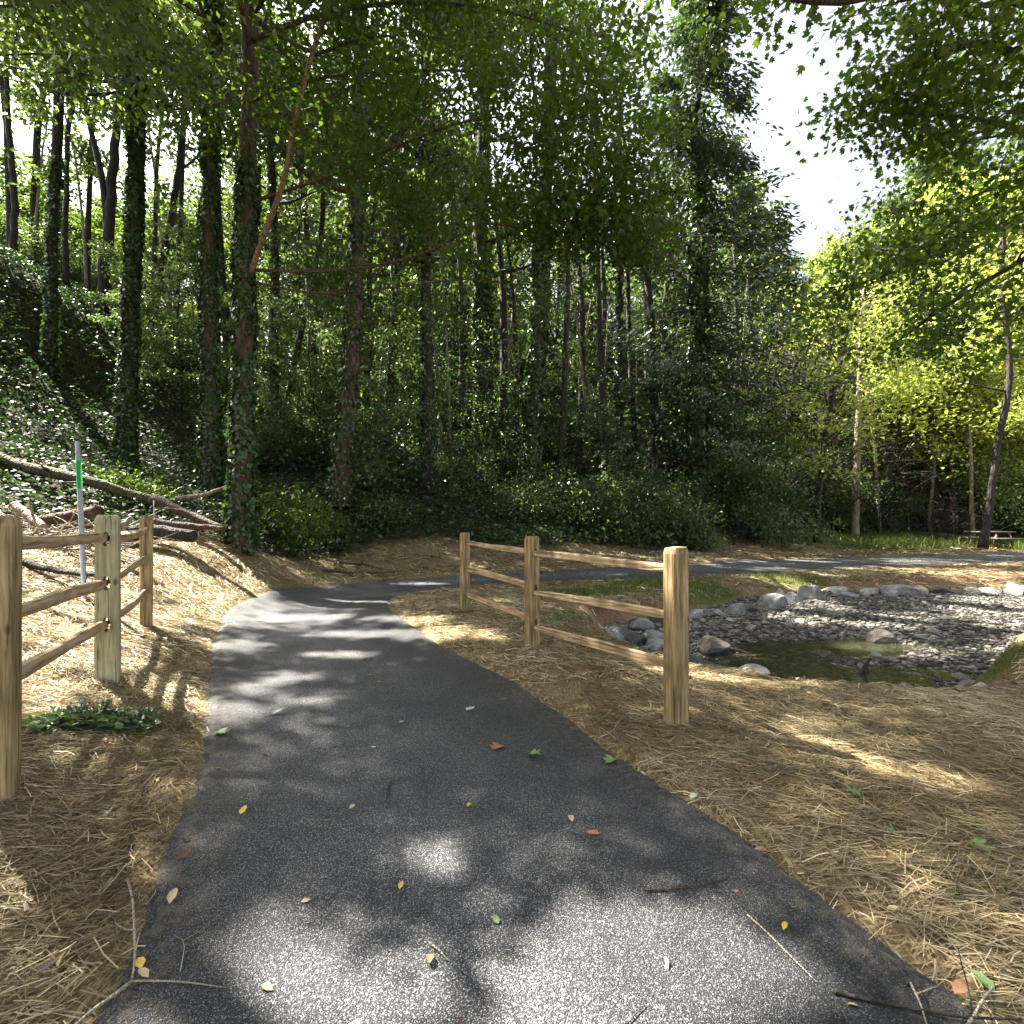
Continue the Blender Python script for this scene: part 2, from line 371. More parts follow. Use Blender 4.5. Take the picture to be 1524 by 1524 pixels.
def wood_mat(name, c1, c2, c3, along='Z', knots=True):
    m, n, l, p, out = mat_new(name)
    tc = n.new('ShaderNodeTexCoord'); mp = n.new('ShaderNodeMapping')
    mp.inputs['Scale'].default_value = (1, 1, .07) if along == 'Z' else (.07, 1, 1)
    l.new(tc.outputs['Object'], mp.inputs[0])
    no = n.new('ShaderNodeTexNoise'); no.inputs['Scale'].default_value = 34; no.inputs['Detail'].default_value = 7; no.inputs['Roughness'].default_value = .6; no.inputs['Distortion'].default_value = .7
    l.new(mp.outputs[0], no.inputs[0])
    no2 = n.new('ShaderNodeTexNoise'); no2.inputs['Scale'].default_value = 3.5; no2.inputs['Detail'].default_value = 4; l.new(tc.outputs['Object'], no2.inputs[0])
    no3 = n.new('ShaderNodeTexNoise'); no3.inputs['Scale'].default_value = 170; no3.inputs['Detail'].default_value = 4; l.new(mp.outputs[0], no3.inputs[0])
    r = ramp(n, [(.32, c1), (.5, c2), (.66, c3)]); l.new(no.outputs[0], r.inputs[0])
    mx = n.new('ShaderNodeMix'); mx.data_type = 'RGBA'; mx.blend_type = 'MULTIPLY'; mx.inputs[0].default_value = .75
    r2 = ramp(n, [(.3, (.55, .52, .42)), (.6, (1.05, 1.0, .95))]); l.new(no2.outputs[0], r2.inputs[0])
    l.new(r.outputs[0], mx.inputs[6]); l.new(r2.outputs[0], mx.inputs[7])
    mpc = n.new('ShaderNodeMapping'); mpc.inputs['Scale'].default_value = (1, 1, .035) if along == 'Z' else (.035, 1, 1); l.new(tc.outputs['Object'], mpc.inputs[0])
    cr = n.new('ShaderNodeTexNoise'); cr.inputs['Scale'].default_value = 60; cr.inputs['Detail'].default_value = 3; cr.inputs['Distortion'].default_value = .4; l.new(mpc.outputs[0], cr.inputs[0])
    crr = ramp(n, [(.33, (.22, .18, .14)), (.40, (1, 1, 1))]); l.new(cr.outputs[0], crr.inputs[0])
    mpk = n.new('ShaderNodeMapping'); mpk.inputs['Scale'].default_value = (1, 1, .55) if along == 'Z' else (.55, 1, 1); l.new(tc.outputs['Object'], mpk.inputs[0])
    kn = n.new('ShaderNodeTexVoronoi'); kn.inputs['Scale'].default_value = 5.5; l.new(mpk.outputs[0], kn.inputs[0])
    knr = ramp(n, [(.06, (.30, .20, .12)), (.11, (1, 1, 1))]); l.new(kn.outputs['Distance'], knr.inputs[0])
    m3 = n.new('ShaderNodeMix'); m3.data_type = 'RGBA'; m3.blend_type = 'MULTIPLY'; m3.inputs[0].default_value = .8; l.new(mx.outputs[2], m3.inputs[6]); l.new(crr.outputs[0], m3.inputs[7])
    m4 = n.new('ShaderNodeMix'); m4.data_type = 'RGBA'; m4.blend_type = 'MULTIPLY'; m4.inputs[0].default_value = .85; l.new(m3.outputs[2], m4.inputs[6]); l.new(knr.outputs[0], m4.inputs[7])
    l.new(m4.outputs[2], p.inputs['Base Color'])
    ad0 = n.new('ShaderNodeMath'); ad0.operation = 'ADD'; l.new(crr.outputs[0], ad0.inputs[0]); l.new(no3.outputs[0], ad0.inputs[1])
    ad = n.new('ShaderNodeMath'); ad.operation = 'ADD'; l.new(no.outputs[0], ad.inputs[0]); l.new(ad0.outputs[0], ad.inputs[1])
    b = n.new('ShaderNodeBump'); b.inputs['Strength'].default_value = .55; b.inputs['Distance'].default_value = .006
    l.new(ad.outputs[0], b.inputs['Height']); l.new(b.outputs[0], p.inputs['Normal']); p.inputs['Roughness'].default_value = .75
    return m
M['post'] = wood_mat('treated_pine_post', (.12, .08, .035), (.32, .235, .11), (.50, .40, .22))
M['post_green'] = wood_mat('greenish_treated_post', (.30, .28, .15), (.45, .43, .26), (.56, .54, .36))
M['rail'] = wood_mat('split_cedar_rail', (.20, .135, .07), (.42, .31, .175), (.62, .50, .33), 'X')

def simple(name, col, rough=.6, metal=0.0, bump=0, bscale=40, vary=.25):
    m, n, l, p, out = mat_new(name)
    tc = n.new('ShaderNodeTexCoord'); no = n.new('ShaderNodeTexNoise'); no.inputs['Scale'].default_value = bscale; no.inputs['Detail'].default_value = 6
    l.new(tc.outputs['Object'], no.inputs[0])
    r = ramp(n, [(.3, tuple(c * (1 - vary) for c in col)), (.7, tuple(min(1, c * (1 + vary)) for c in col))]); l.new(no.outputs[0], r.inputs[0])
    l.new(r.outputs[0], p.inputs['Base Color']); p.inputs['Roughness'].default_value = rough; p.inputs['Metallic'].default_value = metal * .75
    if bump:
        b = n.new('ShaderNodeBump'); b.inputs['Strength'].default_value = bump; b.inputs['Distance'].default_value = .01
        l.new(no.outputs[0], b.inputs['Height']); l.new(b.outputs[0], p.inputs['Normal'])
    return m
M['steel'] = simple('galvanised_steel', (.55, .56, .57), .38, .9, .15, 25, .12)
M['green_tape'] = simple('green_reflective_band', (.03, .36, .10), .35, 0, 0, 20, .1)
M['pipe'] = simple('black_corrugated_plastic', (.03, .032, .035), .45, 0, .2, 30, .3)
M['rust'] = simple('weathered_rail_end', (.34, .2, .12), .8, 0, .3, 60, .3)
M['nest'] = simple('leaf_nest', (.03, .022, .014), .95, 0, .6, 30, .5)
M['table_wood'] = simple('weathered_table_board', (.20, .18, .15), .85, 0, .3, 20, .3)
M['leaf_yellow'] = simple('yellow_fallen_leaf', (.62, .42, .06), .55, 0, 0, 30)
M['leaf_brown'] = simple('brown_fallen_leaf', (.26, .13, .07), .7, 0, .2, 60)
M['leaf_green'] = simple('green_fallen_leaf', (.13, .20, .07), .5, 0, 0, 30)
M['leaf_pale'] = simple('pale_green_leaf_underside', (.38, .46, .34), .6, 0, 0, 30, .12)
M['leaf_tan'] = simple('tan_fallen_leaf', (.48, .38, .22), .6, 0, .2, 50)

def stone_mat(name, c1, c2, c3, sc=6, attr=False):
    m, n, l, p, out = mat_new(name)
    tc = n.new('ShaderNodeNewGeometry')
    no = n.new('ShaderNodeTexNoise'); no.inputs['Scale'].default_value = sc; no.inputs['Detail'].default_value = 9; no.inputs['Roughness'].default_value = .65; no.inputs['Distortion'].default_value = .5
    l.new(tc.outputs['Position'], no.inputs[0])
    no2 = n.new('ShaderNodeTexNoise'); no2.inputs['Scale'].default_value = sc * 9; no2.inputs['Detail'].default_value = 6; l.new(tc.outputs['Position'], no2.inputs[0])
    r = ramp(n, [(.3, c1), (.5, c2), (.68, c3)])
    if attr:
        a = n.new('ShaderNodeAttribute'); a.attribute_name = 'tint'
        mi = n.new('ShaderNodeMath'); mi.operation = 'MULTIPLY_ADD'; mi.inputs[1].default_value = .6; l.new(no.outputs[0], mi.inputs[0])
        m2 = n.new('ShaderNodeMath'); m2.operation = 'MULTIPLY_ADD'; m2.inputs[1].default_value = .5; m2.inputs[2].default_value = -.05
        l.new(a.outputs['Fac'], m2.inputs[0]); l.new(m2.outputs[0], mi.inputs[2]); l.new(mi.outputs[0], r.inputs[0])
    else: l.new(no.outputs[0], r.inputs[0])
    l.new(r.outputs[0], p.inputs['Base Color'])
    ad = n.new('ShaderNodeMath'); ad.operation = 'ADD'; l.new(no.outputs[0], ad.inputs[0]); l.new(no2.outputs[0], ad.inputs[1])
    b = n.new('ShaderNodeBump'); b.inputs['Strength'].default_value = .6; b.inputs['Distance'].default_value = .02
    l.new(ad.outputs[0], b.inputs['Height']); l.new(b.outputs[0], p.inputs['Normal']); p.inputs['Roughness'].default_value = .7
    return m
M['boulder'] = stone_mat('grey_riprap', (.075, .074, .072), (.17, .168, .162), (.35, .345, .33))
M['boulder_pale'] = stone_mat('pale_limestone', (.20, .19, .15), (.36, .345, .29), (.55, .53, .46))
M['boulder_dark'] = stone_mat('wet_dark_stone', (.03, .028, .024), (.075, .065, .05), (.15, .13, .10))
M['gravel'] = stone_mat('creek_gravel', (.022, .018, .014), (.078, .065, .052), (.27, .245, .21), 14, True)

# ground: colour by what lies there
def ground_mat():
    m, n, l, p, out = mat_new('ground')
    geo = n.new('ShaderNodeNewGeometry')
    def noise(sc, d=6, dist=0, scale=None):
        t = n.new('ShaderNodeTexNoise'); t.inputs['Scale'].default_value = sc; t.inputs['Detail'].default_value = d; t.inputs['Distortion'].default_value = dist
        if scale:
            mp = n.new('ShaderNodeMapping'); mp.inputs['Scale'].default_value = scale[:3]; mp.inputs['Rotation'].default_value = (0, 0, scale[3])
            l.new(geo.outputs['Position'], mp.inputs[0]); l.new(mp.outputs[0], t.inputs[0])
        else: l.new(geo.outputs['Position'], t.inputs[0])
        return t
    fib1 = noise(60, 4, 1.5, (1, .12, 1, .3)); fib2 = noise(60, 4, 1.5, (.12, 1, 1, -.5)); patch = noise(1.3, 5)
    mxf = n.new('ShaderNodeMath'); mxf.operation = 'MAXIMUM'; l.new(fib1.outputs[0], mxf.inputs[0]); l.new(fib2.outputs[0], mxf.inputs[1])
    straw = ramp(n, [(.42, (.062, .044, .026)), (.55, (.175, .13, .07)), (.70, (.44, .355, .21))]); l.new(mxf.outputs[0], straw.inputs[0])
    tone = ramp(n, [(.35, (.78, .72, .66)), (.65, (1.1, 1.08, 1.0))]); l.new(patch.outputs[0], tone.inputs[0])
    def mix(a, b, fac, mode='MIX'):
        x = n.new('ShaderNodeMix'); x.data_type = 'RGBA'; x.blend_type = mode
        l.new(a, x.inputs[6]); l.new(b, x.inputs[7])
        if isinstance(fac, (int, float)): x.inputs[0].default_value = fac
        else: l.new(fac, x.inputs[0])
        return x.outputs[2]
    col = mix(straw.outputs[0], tone.outputs[0], 1.0, 'MULTIPLY')
    fine = noise(28, 8)
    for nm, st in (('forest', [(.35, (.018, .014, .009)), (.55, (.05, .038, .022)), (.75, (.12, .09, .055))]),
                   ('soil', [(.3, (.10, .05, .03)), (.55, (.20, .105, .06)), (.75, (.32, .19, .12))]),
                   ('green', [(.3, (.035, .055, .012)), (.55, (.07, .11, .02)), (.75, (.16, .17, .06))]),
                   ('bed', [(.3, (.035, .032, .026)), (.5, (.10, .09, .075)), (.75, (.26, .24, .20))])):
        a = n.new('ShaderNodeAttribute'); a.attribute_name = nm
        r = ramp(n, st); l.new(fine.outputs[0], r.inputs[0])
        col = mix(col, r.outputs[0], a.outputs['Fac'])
    l.new(col, p.inputs['Base Color']); p.inputs['Roughness'].default_value = .95; p.inputs['Specular IOR Level'].default_value = .2
    ad = n.new('ShaderNodeMath'); ad.operation = 'ADD'; l.new(mxf.outputs[0], ad.inputs[0]); l.new(fine.outputs[0], ad.inputs[1])
    b = n.new('ShaderNodeBump'); b.inputs['Strength'].default_value = .8; b.inputs['Distance'].default_value = .02
    l.new(ad.outputs[0], b.inputs['Height']); l.new(b.outputs[0], p.inputs['Normal'])
    return m
M['ground'] = ground_mat()

def asphalt_mat():
    m, n, l, p, out = mat_new('asphalt')
    geo = n.new('ShaderNodeNewGeometry')
    v = n.new('ShaderNodeTexVoronoi'); v.inputs['Scale'].default_value = 290; l.new(geo.outputs['Position'], v.inputs[0])
    v2 = n.new('ShaderNodeTexVoronoi'); v2.inputs['Scale'].default_value = 120; l.new(geo.outputs['Position'], v2.inputs[0])
    sep = n.new('ShaderNodeSeparateColor'); l.new(v.outputs['Color'], sep.inputs[0])
    r = ramp(n, [(.0, (.011, .012, .014)), (.5, (.029, .031, .034)), (.8, (.075, .078, .08)), (1, (.34, .335, .33))]); l.new(sep.outputs[0], r.inputs[0])
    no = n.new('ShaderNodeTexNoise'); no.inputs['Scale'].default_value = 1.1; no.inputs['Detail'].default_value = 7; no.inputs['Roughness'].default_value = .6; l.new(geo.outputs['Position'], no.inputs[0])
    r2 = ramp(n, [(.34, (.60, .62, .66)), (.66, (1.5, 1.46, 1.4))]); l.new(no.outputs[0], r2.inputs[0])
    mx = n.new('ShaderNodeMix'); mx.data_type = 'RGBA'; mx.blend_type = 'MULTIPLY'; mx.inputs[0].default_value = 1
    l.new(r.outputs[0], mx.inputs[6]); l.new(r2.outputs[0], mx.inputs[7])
    # straw dust along the verges
    a = n.new('ShaderNodeAttribute'); a.attribute_name = 'edge'
    no3 = n.new('ShaderNodeTexNoise'); no3.inputs['Scale'].default_value = 22; no3.inputs['Detail'].default_value = 8; l.new(geo.outputs['Position'], no3.inputs[0])
    mu = n.new('ShaderNodeMath'); mu.operation = 'MULTIPLY'; l.new(a.outputs['Fac'], mu.inputs[0])
    r3 = ramp(n, [(.48, (0, 0, 0)), (.62, (.8, .8, .8))]); l.new(no3.outputs[0], r3.inputs[0]); l.new(r3.outputs[0], mu.inputs[1])
    mx2 = n.new('ShaderNodeMix'); mx2.data_type = 'RGBA'; l.new(mu.outputs[0], mx2.inputs[0]); l.new(mx.outputs[2], mx2.inputs[6]); mx2.inputs[7].default_value = (.16, .125, .08, 1)
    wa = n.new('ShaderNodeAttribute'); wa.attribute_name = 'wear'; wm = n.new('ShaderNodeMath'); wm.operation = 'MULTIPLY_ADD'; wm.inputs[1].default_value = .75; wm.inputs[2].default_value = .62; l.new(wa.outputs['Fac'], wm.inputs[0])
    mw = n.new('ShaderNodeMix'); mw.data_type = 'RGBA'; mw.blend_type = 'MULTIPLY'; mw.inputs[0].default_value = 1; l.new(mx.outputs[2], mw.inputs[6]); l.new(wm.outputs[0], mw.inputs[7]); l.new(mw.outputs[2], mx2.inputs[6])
    l.new(mx2.outputs[2], p.inputs['Base Color']); p.inputs['Roughness'].default_value = .62; p.inputs['Specular IOR Level'].default_value = .5
    ad = n.new('ShaderNodeMath'); ad.operation = 'ADD'; l.new(v.outputs['Distance'], ad.inputs[0]); l.new(v2.outputs['Distance'], ad.inputs[1])
    b = n.new('ShaderNodeBump'); b.invert = True; b.inputs['Strength'].default_value = .9; b.inputs['Distance'].default_value = .008
    l.new(ad.outputs[0], b.inputs['Height']); l.new(b.outputs[0], p.inputs['Normal'])
    return m
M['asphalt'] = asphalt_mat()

def water_mat():
    m, n, l, p, out = mat_new('water')
    p.inputs['Base Color'].default_value = (.42, .43, .26, 1); p.inputs['Roughness'].default_value = .04; p.inputs['IOR'].default_value = 1.33
    p.inputs['Transmission Weight'].default_value = .95
    geo = n.new('ShaderNodeNewGeometry'); mp = n.new('ShaderNodeMapping'); mp.inputs['Scale'].default_value = (1, 2.2, 1); l.new(geo.outputs['Position'], mp.inputs[0])
    no = n.new('ShaderNodeTexNoise'); no.inputs['Scale'].default_value = 9; no.inputs['Detail'].default_value = 4; l.new(mp.outputs[0], no.inputs[0])
    a = n.new('ShaderNodeAttribute'); a.attribute_name = 'ripple'
    b = n.new('ShaderNodeBump'); b.inputs['Distance'].default_value = .05; l.new(a.outputs['Fac'], b.inputs['Strength'])
    l.new(no.outputs[0], b.inputs['Height']); l.new(b.outputs[0], p.inputs['Normal'])
    return m
M['water'] = water_mat()

# ------------------------------------------------------------------ ground sheet, path, water
def stretch(lo, a, b, hi, step, g=1.09):
    c = list(np.arange(a, b, step)); s = step
    while c[-1] < hi: s *= g; c.append(c[-1] + s)
    s = step; d = [a]
    while d[-1] > lo: s *= g; d.append(d[-1] - s)
    return np.array(d[:0:-1] + c)
xs = stretch(-160, -6, 11, 160, .085); ys = stretch(-40, 1.0, 13, 190, .085, 1.06)
X, Yg = np.meshgrid(xs, ys, indexing='ij')
Z, DP, DB = ground(X, Yg, True)
nx, ny = X.shape
i = np.arange(nx - 1)[:, None] * ny + np.arange(ny - 1)[None]
Fq = np.stack([i, i + ny, i + ny + 1, i + 1], -1).reshape(-1, 4)
def reg(x, y, Q):
    s = 0
    for cx, cyy, rx, ry in Q: s = np.maximum(s, 1 - ((x - cx) / rx) ** 2 - ((y - cyy) / ry) ** 2)
    return s
def forest_w(x, y):
    # wood floor starts where the straw verge ends
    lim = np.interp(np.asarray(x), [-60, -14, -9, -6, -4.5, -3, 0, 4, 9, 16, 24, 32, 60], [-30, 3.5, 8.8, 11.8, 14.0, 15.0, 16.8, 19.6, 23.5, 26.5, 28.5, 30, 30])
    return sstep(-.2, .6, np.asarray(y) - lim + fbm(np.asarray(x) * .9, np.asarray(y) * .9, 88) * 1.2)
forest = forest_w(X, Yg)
soil = sstep(.0, .5, reg(X, Yg, [(1.2, 8.6, 1.0, 1.0), (1.9, 9.4, .8, .5), (9.6, 12.9, 4.0, .5), (4.35, 11.0, .4, .25), (7.9, 6.9, .5, .5), (14, 13.2, 3, .4)]) + fbm(X * 2, Yg * 2, 5) * .6)
green = sstep(-.1, .5, reg(X, Yg, [(3.6, 11.2, 1.7, 1.15), (1.8, 10.4, 1.4, .7), (6.9, 12.9, 1.3, .5), (.6, 7.9, .9, .8), (5.5, 5.45, .5, .5), (16, 25.5, 9, 1.8)]) * .9 + fbm(X * 3.2, Yg * 3.2, 15, 5) * .55) * .8
bedm = 1 - sstep(-.05, .12, DB)
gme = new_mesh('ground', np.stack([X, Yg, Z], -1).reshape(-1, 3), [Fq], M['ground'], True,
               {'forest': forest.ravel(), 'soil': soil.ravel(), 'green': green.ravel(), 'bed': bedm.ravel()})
tag(link('ground', gme), kind='structure')

nw = 22
tt = np.linspace(0, 1, nw)
PX = FE[:, None, 0] * (1 - tt) + NE[:, None, 0] * tt; PY = FE[:, None, 1] * (1 - tt) + NE[:, None, 1] * tt
PZ = base_z(PX, PY) + .012 + fbm(PX * 1.5, PY * 1.5, 3) * .012
PZ[:, 0] -= .05; PZ[:, -1] -= .05; PZ[:, 1] -= .003; PZ[:, -2] -= .003
tt2 = tt.copy()
m_ = len(FE); i = np.arange(m_ - 1)[:, None] * nw + np.arange(nw - 1)[None]
Fp = np.stack([i, i + 1, i + nw + 1, i + nw], -1).reshape(-1, 4)
edge = np.clip(1 - np.minimum(tt, 1 - tt) * 7, 0, 1)
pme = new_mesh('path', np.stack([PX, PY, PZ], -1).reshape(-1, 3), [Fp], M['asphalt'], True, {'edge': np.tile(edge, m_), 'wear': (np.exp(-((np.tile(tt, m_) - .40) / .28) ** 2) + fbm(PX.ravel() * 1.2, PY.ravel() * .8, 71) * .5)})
tag(link('path', pme), kind='structure')

wx = np.arange(1.0, 23, .25); wy = np.arange(4.8, 14, .25)
WX, WY = np.meshgrid(wx, wy, indexing='ij'); a_, b_ = WX.shape
rip = .05 + .5 * sstep(4.2, 6.5, WX + (WY - 6) * .2)
i = np.arange(a_ - 1)[:, None] * b_ + np.arange(b_ - 1)[None]
wF = np.stack([i, i + b_, i + b_ + 1, i + 1], -1).reshape(-1, 4)
cxm = WX.ravel()[wF].mean(1); cym = WY.ravel()[wF].mean(1)
wF = wF[poly_sd(cxm, cym, BED) < .35]
wme = new_mesh('water', np.stack([WX, WY, np.full(WX.shape, WATER)], -1).reshape(-1, 3), [wF], M['water'], True, {'ripple': rip.ravel()})
tag(link('water', wme), kind='structure')

# ------------------------------------------------------------------ tree builders
def branch(p0, d, L, n=6, up=.0, wig=.12):
    P = [np.array(p0, float)]; d = nrm(np.array(d, float))
    for k in range(n):
        d = nrm(d + rng.normal(size=3) * wig + np.array([0, 0, up / n])); P.append(P[-1] + d * L / n)
    return np.array(P)

def curve_pts(P, m):
    P = np.asarray(P, float); s = np.linspace(0, len(P) - 1, m); k = np.arange(len(P))
    Q = np.stack([np.interp(s, k, P[:, j]) for j in range(3)], -1)
    for _ in range(2): Q[1:-1] = (Q[:-2] + 2 * Q[1:-1] + Q[2:]) / 4
    return Q

def limb_with_leaves(mb, lv, P, r0, size, n_sub=6, sub_L=1.2, per=26, spread=(.3, .3, .12), mask=True, flatness=.45, k=6, tip=.15, start=.3, t0=.5, down=.15):
    P = curve_pts(P, max(8, len(P) * 3)); m = len(P)
    mb.tube(P, np.linspace(r0, r0 * tip, m), k, .15)
    cs = []
    for q in range(n_sub):
        t = start + (1 - start) * (q + rng.random()) / n_sub; i0 = min(m - 2, int(t * (m - 1)))
        tang = nrm(P[i0 + 1] - P[i0]); sd = nrm(np.cross(tang, [0, 0, 1]) * (1 if q % 2 else -1) + rng.normal(size=3) * .35)
        d = tang * .55 + sd * .8; d[2] += .05
        B = branch(P[i0], d, sub_L * (1.15 - .5 * t) * (.7 + .6 * rng.random()), 5, .1, .16)
        rb = max(.006, r0 * (1 - t) * .45 + .006)
        mb.tube(B, np.linspace(rb, .003, len(B)), 4)
        cs += [B[2], B[3], B[4], B[5]]
        for e in (2, 3, 4):
            T2 = branch(B[e], nrm(B[e] - B[e - 1]) + rng.normal(size=3) * .7, sub_L * .35, 3, 0, .2)
            if r0 < .07 and size < .13: mb.tube(T2, np.linspace(.006, .002, len(T2)), 3)
            cs += [T2[2], T2[3]]
    cs.append(P[-1]); cs.append(P[-2])
    lv.add(np.array(cs), per, spread, size, flatness, mask, down, None, .2, t0)

def ivy_on(lv, P, r, size, dens, top=1.0, side=None):
    """leaves hugging a stem: P polyline, r radii"""
    P = np.asarray(P); L = np.linalg.norm(np.diff(P, axis=0), axis=1); s = np.r_[0, np.cumsum(L)]
    cnt = int(dens * s[-1] * top)
    t = rng.random(cnt) * s[-1] * top; Q = np.stack([np.interp(t, s, P[:, j]) for j in range(3)], -1); rr = np.interp(t, s, r)
    th = rng.random(cnt) * 2 * math.pi
    if side is not None: th = np.where(rng.random(cnt) < .6, side + rng.normal(size=cnt) * .9, th)
    o = np.stack([np.cos(th), np.sin(th), np.zeros(cnt)], -1)
    bulge = .015 + .07 * vnoise(t * 1.3 + 5, th * 1.2, 5) ** 1.5 * (1.3 - t / s[-1])
    Q = Q + o * (rr + bulge * rng.random(cnt) + .012)[:, None]
    N = nrm(o + rng.normal(size=Q.shape) * .35 + np.array([0, 0, .35])); D = nrm(np.array([0, 0, -1.]) + rng.normal(size=Q.shape) * .45 + o * .25)
    N = nrm(N - D * (N * D).sum(-1, keepdims=True))
    pk = rng.random(cnt) < sstep(.22, .5, vnoise(t * 1.1, th * 1.4 + 3, 19) + .12); Q, N, D, t, th = Q[pk], N[pk], D[pk], t[pk], th[pk]; cnt = len(t)
    T = np.clip(.5 + (vnoise(t * 2, th, 9) - .5) * .6 + rng.normal(size=cnt) * .15, 0, 1)
    lv.raw(Q, N, D, size * (.6 + .8 * rng.random(cnt)), T)

def trunk_flare(P, r0, r1, flare=.5):
    t = np.linspace(0, 1, len(P)); return (r0 + (r1 - r0) * t) * (1 + flare * np.exp(-t * len(P) * .9))

def tree(name, base_px, pts, r0, r1, top_z, label, group=None, cat='tree', bark='bark', leafmat='wood_leaf', n_limbs=14, crown_lo=6.0, Lmax=4.5,
         size=.175, per=16, ivy=0, ivy_top=.8, ivy_size=.10, ivy_side=None, shape='rhomb', sub=5, spread=(.38, .38, .16), extra=None, t0=.5, mask=True):
    """pts: stem as (px, py, Y); continues straight to top_z"""
    W_ = np.array([at(*p) for p in pts]); b = W_[0].copy(); b[2] = float(ground(b[0:1], b[1:2])[0]) - .08
    W_[0] = b
    if W_[-1][2] < top_z:
        d = nrm(W_[-1] - W_[-2]) * .35 + np.array([0, 0, 1.]); d = d / d[2]
        h = top_z - W_[-1][2]; W_ = np.r_[W_, [W_[-1] + d * h * .5 + rng.normal(size=3) * .15, W_[-1] + d * h]]
    s = np.r_[0, np.cumsum(np.linalg.norm(np.diff(W_, axis=0), axis=1))]; t = np.linspace(0, s[-1], 26)
    P = np.stack([np.interp(t, s, W_[:, j]) for j in range(3)], -1)
    for _ in range(2): P[1:-1] = (P[:-2] + 2 * P[1:-1] + P[2:]) / 4
    P[1:-1, :2] += rng.normal(size=(24, 2)) * r0 * .12
    r = trunk_flare(P, r0, r1)
    org = P[0].copy(); mb = MB(); lv = Leaves()
    mb.tube(P, r, 12, .14)
    hh = P[:, 2] - org[2]
    for q in range(n_limbs):
        f = (q + rng.random()) / n_limbs; h = crown_lo + (hh[-1] - crown_lo) * f
        p0 = np.array([np.interp(h, hh, P[:, j]) for j in range(3)]); az = q * 2.4 + rng.random() * .9
        L = Lmax * (math.sin(math.pi * min(1, .22 + f * .72)) * .9 + .15) * (.75 + .5 * rng.random())
        B = branch(p0, (math.cos(az), math.sin(az), .25 + .9 * f), L, 6, .25, .13)
        limb_with_leaves(mb, lv, B, max(.02, r0 * .34 * (1.15 - f)), size, sub, L * .42, per, spread, mask, .5, 5, t0=t0, start=.25)
    if extra: extra(mb, lv, P)
    root = link(name, None, loc=Vector(org)); root.empty_display_size = .3
    tag(root, label, cat, group)
    def sub_obj(nm, me, kind=None):
        o = link(nm, me, root); me.transform(Matrix.Translation(-Vector(org)))
        if kind: o['kind'] = kind
        return o
    sub_obj('trunk', mb.mesh(name + '_trunk', M[bark]))
    if lv.a: sub_obj('crown', lv.mesh(name + '_crown', shape, M[leafmat]), 'stuff')
    if ivy:
        li = Leaves(); ivy_on(li, P, r, ivy_size, ivy, ivy_top, ivy_side)
        sub_obj('ivy', li.mesh(name + '_ivy', 'ivy', M['ivy']), 'stuff')
    return root, P

def sky_h(px, Y, H, z0):
    """height factor that keeps the tree line of the gap where the photo has it"""
    ty = np.interp(px, [1080, 1105, 1130, 1165, 1190, 1240, 1330, 1420], [60, 190, 280, 330, 345, 325, 260, 150]); return (1.5 + (769 - ty) / F * Y - z0) / H
def copy_tree(root, loc, rz, sc, label, group=None):
    c = root.copy(); C.objects.link(c); c.location = loc; c.rotation_euler = (0, 0, rz); c.scale = (sc[0], sc[0], sc[1])
    c['label'] = label
    if group: c['group'] = group
    for ch in root.children:
        d = ch.copy(); C.objects.link(d); d.parent = c
    return c

#=TREES=
SUNSIDE = math.atan2(SY, SX)

# near maple by the path, with the boughs that hang over the whole middle of the view
def near_boughs(mb, lv, P):
    def b(pts, r, **k): limb_with_leaves(mb, lv, np.array([at(*p) for p in pts]), r, .10, **k)
    kw = dict(n_sub=11, sub_L=1.35, per=25, spread=(.30, .30, .13), flatness=.4, start=.2, down=.25, t0=.42)
    b([(375, 300, 10.9), (470, 270, 10.2), (542, 239, 9.6), (627, 202, 9.0), (700, 176, 8.6), (800, 170, 8.2), (900, 190, 7.9)], .038, **kw)
    b([(378, 402, 10.9), (470, 405, 10.2), (560, 398, 9.6), (642, 375, 9.2), (715, 331, 8.8), (792, 298, 8.5), (884, 283, 8.2), (975, 300, 8.0)], .036, **kw)
    b([(378, 420, 10.9), (470, 440, 10.3), (572, 430, 9.8), (700, 412, 9.3), (774, 426, 9.0), (850, 420, 8.8)], .028, **dict(kw, n_sub=7, per=9))
    b([(378, 150, 10.9), (450, 120, 10.2), (539, 107, 9.6), (700, 103, 9.0), (848, 118, 8.5), (930, 140, 8.2)], .036, **kw)
    b([(375, 60, 10.9), (470, 20, 10.0), (600, 0, 9.2), (740, 10, 8.6), (860, 50, 8.2)], .06, **kw)
    b([(792, 298, 8.5), (850, 330, 8.2), (910, 365, 8.0), (960, 380, 7.9)], .025, **dict(kw, n_sub=9, sub_L=1.0))
    b([(715, 331, 8.8), (790, 340, 8.5), (860, 350, 8.3), (930, 330, 8.1)], .025, **dict(kw, n_sub=9, sub_L=1.0))
    b([(700, 176, 8.6), (770, 220, 8.3), (850, 240, 8.1), (940, 260, 7.9)], .025, **dict(kw, n_sub=9, sub_L=1.0))
    b([(375, 20, 10.9), (450, -90, 9.6), (560, -160, 8.4), (700, -190, 7.4), (850, -170, 6.6)], .07, **kw)
    b([(375, 0, 10.9), (330, -100, 9.8), (300, -200, 8.6), (330, -300, 7.6)], .06, **kw)
    b([(375, 100, 10.9), (450, 200, 9.9), (520, 260, 9.2), (600, 290, 8.8)], .04, **kw)
    # the pale crooked limb that leaves the stem low down and rises to the right
    b([(462, 85, 10.4), (520, 60, 10.0), (600, 50, 9.6), (680, 60, 9.2)], .035, **dict(kw, n_sub=8))
